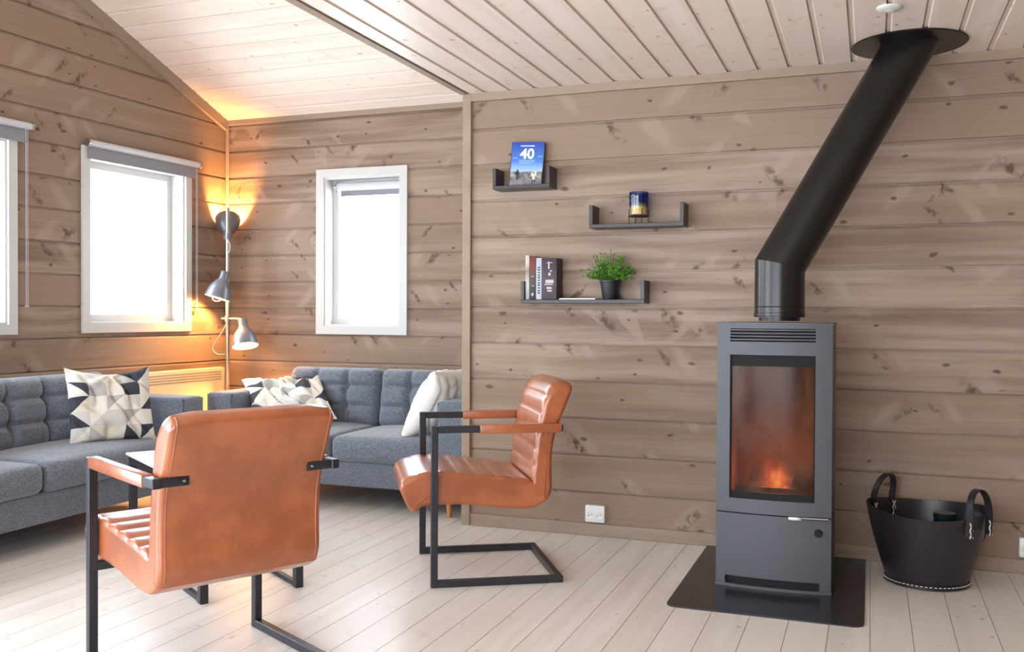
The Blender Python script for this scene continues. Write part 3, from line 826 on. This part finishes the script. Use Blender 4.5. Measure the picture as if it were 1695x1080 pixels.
bm = bmesh.new(); mitre(bm, Vector((B.x, B.y, 1.160)), zz, B, zz, mid, PR); obj('vertical_pipe', bm, M_pipe, fp, smooth=50)
bm = bmesh.new(); mitre(bm, B, dv, Tt, mid, zz, PR); obj('slanted_pipe', bm, M_pipe, fp, smooth=50)
bm = bmesh.new(); lathe(bm, [(.088, 0), (.088, .018), (PR-.004, .018), (PR+.002, .022), (PR+.002, .034), (PR-.001, .036)], 48); obj('pipe_collar', bm, M_pipe, fp)
bm = bmesh.new(); 
for zr in (.062, ): lathe(bm, [(PR, zr-.002), (PR+.0015, zr), (PR, zr+.002)], 48)
obj('seam_ring', bm, M_pipe, fp)
bm = bmesh.new(); lathe(bm, [(.105, ZC-.007), (.240, ZC-.007), (.243, ZC-.004), (.240, ZC-.001), (.105, ZC-.001)], 64, c=(.148-O.x, 4.614-O.y, -O.z)); obj('ceiling_rosette', bm, M_pipe, fp)

# ------------------------------------------------------------------ leather log basket
bk = thing('log_basket', 'round black leather log basket with two loop handles on the floor by the stove', 'basket', (.240, 4.585, 0))
prof = [(0, .002), (.155, .002), (.165, .008), (.170, .02), (.195, .10), (.222, .19), (.242, .27), (.252, .322), (.248, .326), (.238, .27), (.218, .19), (.19, .10), (.163, .02), (0, .014)]
bm = bmesh.new(); lathe(bm, prof, 56)
for v in bm.verts:
    if v.co.z > .15:
        a = math.atan2(v.co.y, v.co.x); v.co.z += .012*math.cos(2*a)*((v.co.z-.15)/.17); v.co.x *= 1+.01*math.sin(3*a)
obj('bowl', bm, M_basket, bk)
bm = bmesh.new(); lathe(bm, [(.168, 0), (.178, .004), (.178, .012), (.168, .016)], 56); obj('base_welt', bm, M_basket, bk)
for k in range(30):
    a = PI+PI*(k+.5)/30; p = [(.1785*math.cos(a+t), .1785*math.sin(a+t), .017) for t in (-.03, .03)]
    bm = bmesh.new(); tube(bm, p, .0022, 6); obj('stitch', bm, M_thread, bk)
def strap(bm, pts, w, th, side):
    """flat strap along pts; side = width direction"""
    side = Vector(side); R = []
    for i, p in enumerate(pts):
        d = (Vector(pts[min(i+1, len(pts)-1)])-Vector(pts[max(i-1, 0)])).normalized(); nn = d.cross(side).normalized()
        R.append([bm.verts.new(Vector(p)+side*sx*w/2+nn*sy*th/2) for sx, sy in ((-1, -1), (1, -1), (1, 1), (-1, 1))])
    for A, Bq in zip(R, R[1:]):
        for j in range(4): bm.faces.new((A[j], A[(j+1) % 4], Bq[(j+1) % 4], Bq[j]))
    bm.faces.new(R[0][::-1]); bm.faces.new(R[-1])
for sgn, ang in ((-1, 2.45), (1, -.72)):
    ca, sa = math.cos(ang), math.sin(ang); tx, ty = -sa, ca
    base = Vector((.250*ca, .250*sa, 0)); inner = .012 if sgn < 0 else -.010
    pts = []
    for t in range(0, 21):
        q = t/20*PI; dz = .118*math.sin(q)**.75; dx = .062*math.cos(q)
        lean = -inner*0-.03*math.sin(q)*(1 if sgn < 0 else .3)
        pts.append(base*(1+(.03 if sgn > 0 else -.06))+Vector((tx*dx+ca*lean, ty*dx+sa*lean, .325+dz)))
    pts = [pts[0]-Vector((base.x*.02, base.y*.02, .075))]+pts+[pts[-1]-Vector((base.x*.02, base.y*.02, .075))]
    bm = bmesh.new(); strap(bm, pts, .030, .006, (ca, sa, 0)); hn = obj('handle', bm, M_basket, bk, smooth=50)
    for q in (pts[0], pts[-1]):
        rad = Vector((ca, sa, 0)); out = rad*(-.010 if sgn < 0 else .012)
        bm = bmesh.new(); tg = Vector((tx, ty, 0))
        for s1, s2 in ((-1, 1), (1, -1)):
            tube(bm, [q+out+tg*.009*s1+Vector((0, 0, .062)), q+out+tg*.009*s2+Vector((0, 0, .030)), q+out+tg*.009*s1+Vector((0, 0, -.002))], .003, 6)
        obj('lacing', bm, M_thread, hn)
M_glove = plain('dark_suede', (44, 46, 56), .7, bump=.2)
M_bottle = plain('dark_green_tin', (22, 40, 42), .25)
bm = bmesh.new(); lathe(bm, [(0, 0), (.042, 0), (.044, .004), (.044, .255), (.047, .258), (.047, .277), (.044, .28), (0, .28)], 32); o = obj('canister', bm, M_bottle, loc=(.315, 4.64, .018)); tag(o, 'dark green round tin standing inside the leather log basket', 'canister')
bm = bmesh.new(); soft_box(bm, (0, 0, 0), (.10, .035, .28), .016, (3, 2, 6), lambda q, p, n: p+Vector((.008*math.sin(q.z*3), .012*math.sin(q.z*2.2+q.x), 0))); o = obj('folded_cloth', bm, M_glove, loc=(.405, 4.56, .195)); o.rotation_euler = (.08, .25, -.5); tag(o, 'folded dark blue cloth stuffed beside the tin in the log basket', 'cloth')

# ------------------------------------------------------------------ wall shelves
def shelf(label, x0, x1, zb, ztop_l, ztop_r, D=.125, t=.019, lt=True):
    r = thing('wall_shelf', label, 'shelf', ((x0+x1)/2, YR, zb), group='dark U-shaped wall shelves')
    o = Vector(r.location)
    def P(*a, **k):
        bm = BB(*a, **k); bmesh.ops.transform(bm, matrix=Matrix.Translation(-o), verts=bm.verts[:]); return bm
    obj('shelf_board', P(x0, x1, YR-D, YR-.001, zb, zb+t, bev=.0015, seg=1), M_shelf, r, smooth=30)
    obj('side_panel', P(x0, x0+t, YR-D, YR-.001, zb+t, ztop_l, bev=.0015, seg=1), M_shelf, r, smooth=30)
    obj('side_panel', P(x1-t, x1, YR-D, YR-.001, zb+t, ztop_r, bev=.0015, seg=1), M_shelf, r, smooth=30)
    return r
shelf('short dark U-shaped wall shelf holding the blue book', -1.893, -1.573, 1.832, 1.945, 1.945)
shelf('middle dark U-shaped wall shelf holding the candle holder', -1.359, -.872, 1.612, 1.730, 1.730)
shelf('lowest and longest dark wall shelf, with books and the potted plant', -1.730, -1.068, 1.226, 1.342, 1.342)

# blue book with "40"
def cover_mat():
    t = NT('book_cover_photo'); x = t.sep(t.coord()); z = t.math('DIVIDE', x[2], .24)
    sky = t.ramp(z, [(.30, rgba((170, 205, 240))), (.55, rgba((72, 128, 210))), (1, rgba((34, 62, 160)))])
    n = t.noise(t.comb(t.math('MULTIPLY', x[0], 30), t.math('MULTIPLY', x[2], 30), 0), 1, 5)
    mt = t.noise(t.comb(t.math('MULTIPLY', x[0], 14), 0, 3), 1, 3)
    land = t.ramp(n, [(.3, rgba((52, 54, 66))), (.5, rgba((120, 118, 120))), (.7, rgba((176, 168, 156)))])
    low = t.ramp(n, [(.3, rgba((92, 90, 100))), (.7, rgba((150, 148, 154)))])
    land = t.mix(t.smooth(z, .17, .13), land, low)
    edge = t.math('MULTIPLY_ADD', mt, .16, .24)
    f = t.math('LESS_THAN', z, edge)
    t.bsdf(t.mix(f, sky, land), .3, 0, None, .5); return t.m
M_cover = cover_mat(); M_paper = plain('paper', (228, 224, 214), .7); M_ink = plain('white_ink', (238, 240, 244), .5)
M_navy = plain('navy_cloth', (34, 40, 92), .5)
bko = thing('book', 'blue paperback with a large white 40 on its cover, propped on the short shelf', 'book', (-1.727, 4.800, 1.8515))
bko.rotation_euler = (-.12, 0.045, .06)
obj('page_block', BB(-.085, .085, .003, .022, .002, .236), M_paper, bko, smooth=None)
obj('front_cover', BB(-.088, .088, 0, .003, 0, .238), M_cover, bko, smooth=None)
obj('rear_cover', BB(-.088, .088, .022, .025, 0, .238), M_navy, bko, smooth=None)
obj('spine', BB(-.0905, -.0875, 0, .025, 0, .238), M_navy, bko, smooth=None)
def text(s, size, mat, parent, loc, rot=(PI/2, 0, 0), bold=0, name='lettering', sx=1):
    c = bpy.data.curves.new(name, 'FONT'); c.body = s; c.size = size; c.extrude = .0004; c.offset = bold; c.align_x = 'CENTER'; c.resolution_u = 3
    o = bpy.data.objects.new(name+'_tmp', c); COL.objects.link(o); bpy.context.view_layer.update()
    me = bpy.data.meshes.new_from_object(o.evaluated_get(bpy.context.evaluated_depsgraph_get())); me.name = name
    bpy.data.objects.remove(o); me.materials.clear(); me.materials.append(mat)
    ob = bpy.data.objects.new(name, me); COL.objects.link(ob); ob.parent = parent; ob.location = loc; ob.rotation_euler = rot; ob.scale = (sx, 1, 1)
    return ob
text('40', .078, M_ink, bko, (-.002, -.0006, .148), bold=.0022)
# the small line over the number and the faint lines under it (too small to read in the photograph)
bm = bmesh.new(); x = -.040
for w in (.006, .004, .006, .005, .004, .006, .005, .006, .004, .006, .005, .006): box(bm, x, x+w-.0012, -.0011, 0, .214, .2205); x += w+.0012
obj('title_line', bm, M_ink, bko, smooth=None)
M_ink2 = plain('pale_blue_ink', (170, 200, 236), .5)
bm = bmesh.new()
for zz_, x0, x1 in ((.137, -.045, .045), (.129, -.045, .04), (.121, -.04, .03)): box(bm, x0, x1, -.0009, 0, zz_, zz_+.0025)
box(bm, -.08, -.055, -.0009, 0, .150, .1525); box(bm, .055, .082, -.0009, 0, .158, .161)
obj('small_print', bm, M_ink2, bko, smooth=None)
M_fig = plain('cover_figures', (38, 38, 46), .5); M_fig2 = plain('cover_figure_light', (226, 216, 190), .5)
bm = bmesh.new(); box(bm, -.052, -.044, -.0009, 0, .03, .075); box(bm, -.058, -.038, -.0009, 0, .058, .076); lathe(bm, [(0, 0), (.006, .0), (.006, .0009), (0, .0009)], 12, c=(-.048, 0, .082), M=Matrix.Rotation(PI/2, 4, 'X'))
obj('printed_figure', bm, M_fig, bko, smooth=None)
for a in ((.034, .040, .012), (.046, .052, .014)): obj('printed_trousers', BB(a[0], a[1], -.0009, 0, a[2], .034), M_fig, bko, smooth=None)
bm = bmesh.new(); box(bm, .036, .050, -.0009, 0, .034, .066); box(bm, .048, .057, -.0009, 0, .054, .080); box(bm, .028, .038, -.0009, 0, .050, .072)
obj('printed_hiker', bm, M_fig2, bko, smooth=None)

# upright books on the lowest shelf
def spine_mat(name, stops, rough=.45):
    t = NT(name); x = t.sep(t.coord()); n = t.noise(t.coord(), 40, 4)
    z = t.math('MULTIPLY_ADD', n, .10, t.math('DIVIDE', x[2], .23))
    t.bsdf(t.ramp(z, stops), rough); return t.m
BZ = 1.246; FY = 4.762
def upright(label, x0, x1, h, d, mat, marks=(), cat='book'):
    r = thing('book', label, cat, ((x0+x1)/2, FY, BZ), group='upright books on the lowest shelf'); w = x1-x0
    bm = BB(-w/2, w/2, 0, .004, 0, h, bev=.0015, seg=2); obj('spine', bm, mat, r, smooth=30)
    obj('page_block', BB(-w/2+.003, w/2-.003, .004, d-.003, .003, h-.004), M_paper, r, smooth=None)
    for s in (-1, 1): obj('cover', BB(*sorted((s*w/2, s*(w/2-.0025))), .004, d, 0, h), mat, r, smooth=None)
    for (mm, bx) in marks:
        for a in bx:
            obj('spine_lettering', BB(a[0], a[1], -.0008, .0002, a[2], a[3]), mm, r, smooth=None)
M_s1 = spine_mat('spine_pale', [(.0, rgba((150, 158, 165))), (.4, rgba((190, 188, 182))), (.7, rgba((140, 120, 100))), (.9, rgba((196, 190, 180)))])
M_s2 = spine_mat('spine_rust', [(.3, rgba((24, 20, 18))), (.55, rgba((60, 40, 26))), (.75, rgba((104, 42, 22))), (1, rgba((112, 42, 26)))])
M_s3 = plain('spine_silver', (178, 186, 196), .4); M_s4 = plain('spine_plum', (48, 32, 44), .45, var=.15)
M_let = plain('pale_lettering', (196, 178, 182), .5); M_letd = plain('dark_lettering', (54, 56, 66), .5)
upright('pale mottled book at the left end of the lowest shelf', -1.709, -1.687, .232, .10, M_s1)
upright('dark book with a rust red spine top, second from the left on the lowest shelf', -1.686, -1.650, .226, .10, M_s2, [(M_let, [(-.006, .004, .02, .034), (-.004, .006, .07, .074), (-.007, .005, .12, .124)])])
lt = [( -.007, .007, .03+.0135*i, .03+.0135*i+.009-(.002 if i % 3 else 0)) for i in range(11)]
upright('slim silver-grey book with dark lettering, third on the lowest shelf', -1.649, -1.619, .219, .10, M_s3, [(M_letd, lt)])
upright('thick plum-coloured book, rightmost of the upright books on the lowest shelf', -1.618, -1.536, .216, .10, M_s4,
        [(M_let, [(-.02, .024, .085, .103), (-.026, .020, .076, .081), (-.014, .014, .055, .066), (-.010, .016, .041, .050), (-.004, .008, .125, .140), (.004, .016, .146, .152), (-.006, .002, .16, .198), (-.014, .018, .190, .194)])])
o = obj('booklet', BB(-1.52, -1.325, 4.756, 4.85, 1.2455, 1.2525, bev=.001, seg=1), M_paper, smooth=None); tag(o, 'thin white booklet lying flat between the books and the plant', 'booklet')

# potted plant
pl = thing('potted_plant', 'small bushy green plant in a black pot on the lowest wall shelf', 'plant', (-1.262, 4.805, 1.2455))
bm = bmesh.new(); lathe(bm, [(0, 0), (.036, 0), (.038, .003), (.049, .088), (.053, .090), (.053, .099), (.048, .099), (.046, .086), (0, .084)], 32); obj('pot', bm, M_pot, pl)
def leafmat():
    t = NT('plant_leaf'); n = t.noise(t.coord(), 45, 2)
    nd = t.bsdf(t.ramp(n, [(.3, rgba((52, 104, 28))), (.5, rgba((84, 146, 40))), (.7, rgba((140, 190, 70)))]), .45, 0, None, .4)
    nd.inputs['Subsurface Weight'].default_value = .0
    return t.m
M_leaf = leafmat(); M_stem = plain('plant_stem', (70, 100, 40), .6)
bl = bmesh.new(); bs = bmesh.new()
for i in range(120):
    a = random.random()*2*PI; el = math.acos(1-random.random()*.92); L = .08+.065*random.random()
    L *= 1.15 if el < .7 else 1.0
    d0 = Vector((math.cos(a)*math.sin(el)*1.0, math.sin(a)*math.sin(el)*.62, math.cos(el)*1.1+.42)).normalized()
    base = Vector((math.cos(a)*.02*math.sin(el), math.sin(a)*.02*math.sin(el), .088)); pts = []
    for k in range(6):
        t = k/5; p = base+d0*L*t+Vector((0, 0, -.03*t*t*math.sin(el))); pts.append(p)
    if any(p.y > .064 for p in pts): continue
    tube(bs, pts, .0009, 4)
    for k in range(2, 6):
        for m in range(3):
            p = pts[k]; dd = (d0*.6+Vector((random.uniform(-1, 1), random.uniform(-1, 1), random.uniform(-.2, 1)))*.75).normalized()
            ln = random.uniform(.012, .022); sd = dd.cross(Vector((random.random(), random.random(), 1))).normalized()*.0034; up = dd.cross(sd).normalized()*.0015
            if (p+dd*ln).y > .066: continue
            q = [p, p+dd*ln*.45+sd+up, p+dd*ln, p+dd*ln*.45-sd+up]; q2 = p+dd*ln*.45-up
            v = [bl.verts.new(x) for x in q]; w = bl.verts.new(q2)
            bl.faces.new((v[0], v[1], w)); bl.faces.new((v[1], v[2], w)); bl.faces.new((v[2], v[3], w)); bl.faces.new((v[3], v[0], w))
obj('stems', bs, M_stem, pl); o = obj('foliage', bl, M_leaf, pl, smooth=60)

# candle holder
ch = thing('candle_holder', 'blue glass candle holder in a black wire stand on the middle shelf', 'candle holder', (-1.115, 4.815, 1.6315))
M_bglass = NT('blue_glass')
t = M_bglass; x = t.sep(t.coord()); tr = t.new('ShaderNodeBsdfTransparent'); t.put(tr.inputs[0], t.ramp(t.math('DIVIDE', x[2], .16), [(.5, (.97, .98, 1, 1)), (.66, rgba((170, 194, 236))), (1, rgba((150, 172, 224)))]))
gl = t.new('ShaderNodeBsdfGlossy'); gl.inputs['Roughness'].default_value = .05; mx = t.new('ShaderNodeMixShader'); mx.inputs[0].default_value = .06
t.l.new(tr.outputs[0], mx.inputs[1]); t.l.new(gl.outputs[0], mx.inputs[2]); t.l.new(mx.outputs[0], t.out.inputs[0])
bm = bmesh.new(); lathe(bm, [(0, .042), (.046, .042), (.048, .046), (.048, .162), (.0455, .162), (.0455, .047), (0, .047)], 32); obj('glass_cup', bm, M_bglass.m, ch)
M_wax = plain('yellow_wax', (226, 190, 96), .5, Subsurface_Weight=.0)
bm = bmesh.new(); lathe(bm, [(0, .048), (.038, .048), (.038, .105), (.034, .109), (0, .108)], 24); cd = obj('candle', bm, M_wax, ch)
bm = bmesh.new(); tube(bm, [(0, 0, .107), (.001, 0, .120)], .001, 6); obj('wick', bm, M_dark, cd)
bm = bmesh.new()
for a in (.55, .55+PI/2, .55+PI, .55+1.5*PI):
    c_, s_ = math.cos(a)*.0515, math.sin(a)*.0515; tube(bm, [(c_, s_, 0), (c_, s_, .075)], .0022, 6); tube(bm, [(c_, s_, .040), (0, 0, .040)], .002, 6)
tube(bm, [(math.cos(2*PI*k/32)*.0515, math.sin(2*PI*k/32)*.0515, .040) for k in range(33)], .0022, 6); obj('wire_stand', bm, M_black, ch)

# sockets, detector
def socket(label, x, z, w=.105):
    r = thing('wall_socket', label, 'socket', (x, YR, z), 0, 'white wall sockets'); h = .088
    bm = BB(-w/2, w/2, -.036, -.001, -h/2, h/2, bev=.005); obj('housing', bm, M_socket, r)
    for s in (-1, 1):
        bm = bmesh.new(); lathe(bm, [(.021, 0), (.021, .0015), (.0185, .0015), (.017, .0003), (0, .0003)], 28, M=Matrix.Rotation(PI/2, 4, 'X')); o = obj('outlet', bm, M_socket, r); o.location = (s*.0235, -.0362, -.006)
        bm = bmesh.new()
        for q in (-1, 1): lathe(bm, [(0, .0), (.003, 0), (.003, .001), (0, .001)], 10, c=(q*.008, 0, q*.003), M=Matrix.Rotation(PI/2, 4, 'X'))
        o2 = obj('pin_hole', bm, M_hole, o); o2.location = (0, -.0005, 0)
socket('white double wall socket under the shelves, right of the side-on chair', -1.345, .122)
socket('white wall socket cut by the right picture edge, beyond the basket', .690, .125)
sd = thing('smoke_detector', 'small round white smoke detector on the plank ceiling above the stove pipe', 'smoke detector', (.058, 4.044, ZC))
bm = bmesh.new(); lathe(bm, [(0, -.014), (.030, -.014), (.042, -.010), (.048, -.004), (.049, 0)], 36); obj('cover', bm, M_white, sd)
bm = bmesh.new(); lathe(bm, [(.018, -.0152), (.020, -.0152), (.020, -.013), (.018, -.013)], 36); obj('grille', bm, M_socket, sd)

# ------------------------------------------------------------------ floor lamp
lx, ly = -4.345, 5.75
lm = thing('floor_lamp', 'grey metal floor lamp with three adjustable bell shades in the room corner', 'floor lamp', (lx, ly, 0))
bm = bmesh.new(); lathe(bm, [(0, 0), (.13, 0), (.135, .004), (.13, .016), (.02, .022), (.014, .03), (0, .03)], 40); obj('base', bm, M_lampm, lm)
bm = bmesh.new(); tube(bm, [(0, 0, .02), (0, 0, 1.925)], .0135, 16); obj('pole', bm, M_pole, lm)
def shade(origin, d, sc_, power, arm0):
    """bell shade: neck at origin, mouth along d"""
    d = Vector(d).normalized(); q = d.to_track_quat('Z', 'Y').to_matrix().to_4x4()
    Mx = Matrix.Translation(origin) @ q
    pr = [(0, -.01), (.022, -.008), (.026, .0), (.026, .035), (.032, .05), (.052, .075), (.068, .105), (.075, .14), (.079, .165)]
    pi = [(r-.002 if r else 0, z+.001) for r, z in pr][::-1]
    bm = bmesh.new(); lathe(bm, [(r*sc_, z*sc_) for r, z in pr]+[((r)*sc_, z*sc_) for r, z in pi[:-1]]+[(0, 0)], 36, M=Mx)
    inner = [f for f in bm.faces]; 
    s = obj('lamp_shade', bm, [M_lampm, M_lampin], lm)
    n = len(pr); per = 36
    for i, p in enumerate(s.data.polygons):
        c = p.center; loc = Mx.inverted() @ c; rr = math.hypot(loc.x, loc.y)
        if p.normal.dot((c-(Mx @ Vector((0, 0, loc.z))))) < 0: p.material_index = 1
    bm = bmesh.new(); lathe(bm, [(0, .045*sc_), (.013, .05*sc_), (.022, .075*sc_), (.020, .092*sc_), (0, .1*sc_)], 16, M=Mx); obj('bulb', bm, M_bulb, s)
    bm = bmesh.new(); tube(bm, [arm0, origin], .008, 10); tube(bm, [Vector(origin)-d.cross(Vector((0, 0, 1))).normalized()*.03, Vector(origin)+d.cross(Vector((0, 0, 1))).normalized()*.03], .011, 10); obj('joint', bm, M_lampm, s)
    L = bpy.data.lights.new('lamp_bulb_light', 'POINT'); L.energy = power; L.color = s2l((255, 174, 92)); L.shadow_soft_size = .022
    o = bpy.data.objects.new('lamp_bulb_light', L); COL.objects.link(o); o.parent = lm; o.location = Mx @ Vector((0, 0, .105*sc_))
    return s
shade(Vector((-.040, .052, 1.715)), (-.40, .54, .74), 1.16, 75, (0, 0, 1.72))
shade(Vector((.012, -.045, 1.455)), (-.20, -.20, -.95), 1.14, 60, (0, 0, 1.44))
shade(Vector((.150, -.03, 1.115)), (.26, -.18, -.94), 1.16, 65, (.09, 0, 1.125))
bm = bmesh.new(); tube(bm, [(-.05, 0, 1.125), (.06, 0, 1.125), (.135, -.02, 1.12)], .009, 10); obj('side_arm', bm, M_pole, lm)
for z in (1.125, 1.44, 1.72):
    bm = bmesh.new(); tube(bm, [(0, 0, z-.022), (0, 0, z+.022)], .019, 14); obj('clamp', bm, M_lampm, lm)
bm = bmesh.new()
tube(bm, cr([(.0, -.015, 1.70), (.035, -.02, 1.66), (.03, -.02, 1.61), (.01, -.016, 1.60)], 8), .0028, 6)
tube(bm, cr([(-.03, -.08, 1.30), (-.08, -.07, 1.27), (-.06, -.04, 1.25), (-.01, -.016, 1.275)], 8), .0028, 6)
tube(bm, cr([(.01, -.016, 1.10), (-.04, -.02, 1.02), (-.10, -.02, .95), (-.11, -.02, .90), (-.07, -.02, .87), (-.01, -.016, .87)], 8), .0028, 6)
obj('cable', bm, M_cable, lm)

# ------------------------------------------------------------------ light
w = bpy.data.worlds.new('World'); sc.world = w; w.use_nodes = True; nt = w.node_tree
bg = nt.nodes['Background']; bg.inputs[0].default_value = (.86, .93, 1.0, 1); bg.inputs[1].default_value = 14.5
def portal(name, c, sx, sz, face):
    L = bpy.data.lights.new(name, 'AREA'); L.shape = 'RECTANGLE'; L.size = sx; L.size_y = sz; L.cycles.is_portal = True
    o = bpy.data.objects.new(name, L); COL.objects.link(o); o.location = c; o.rotation_euler = Vector(face).to_track_quat('-Z', 'Z').to_euler()
    return o
for W, pt, f in ((W1, trL, -LN), (W3, trL, -LN), (W4, trL, -LN), (W2, trB, Vector((0, -1, 0))), (W5, trK, Vector((0, 1, 0))), (W6, trK, Vector((0, 1, 0)))):
    portal('window_portal', pt((W[0]+W[1])/2, .2, (W[2]+W[3])/2), W[1]-W[0], W[3]-W[2], f)
L = bpy.data.lights.new('fire_light', 'POINT'); L.energy = 3.6; L.color = s2l((255, 150, 80)); L.shadow_soft_size = .04
o = bpy.data.objects.new('fire_light', L); COL.objects.link(o); o.location = (-.385, 4.30, .47)

# ------------------------------------------------------------------ camera
cam = bpy.data.cameras.new('Camera'); co = bpy.data.objects.new('Camera', cam); COL.objects.link(co)
cam.sensor_width = 36; cam.sensor_fit = 'HORIZONTAL'; cam.lens = 1584.96/1695*36; cam.clip_start = .05
R = Matrix.Rotation(.358295, 3, 'Z') @ Matrix.Rotation(PI/2-.01275, 3, 'X') @ Matrix.Rotation(.004565, 3, 'Z')
co.matrix_world = Matrix.Translation((0, 0, 1.17)) @ R.to_4x4()
sc.camera = co
sc.view_settings.view_transform = 'Standard'; sc.view_settings.look = 'None'; sc.view_settings.gamma = 1; sc.view_settings.exposure = 0.0
sc.view_settings.use_curve_mapping = False
sc.cycles.use_denoising = True; sc.cycles.max_bounces = 12; sc.cycles.diffuse_bounces = 6; sc.cycles.transparent_max_bounces = 12
sc.cycles.sample_clamp_indirect = 8
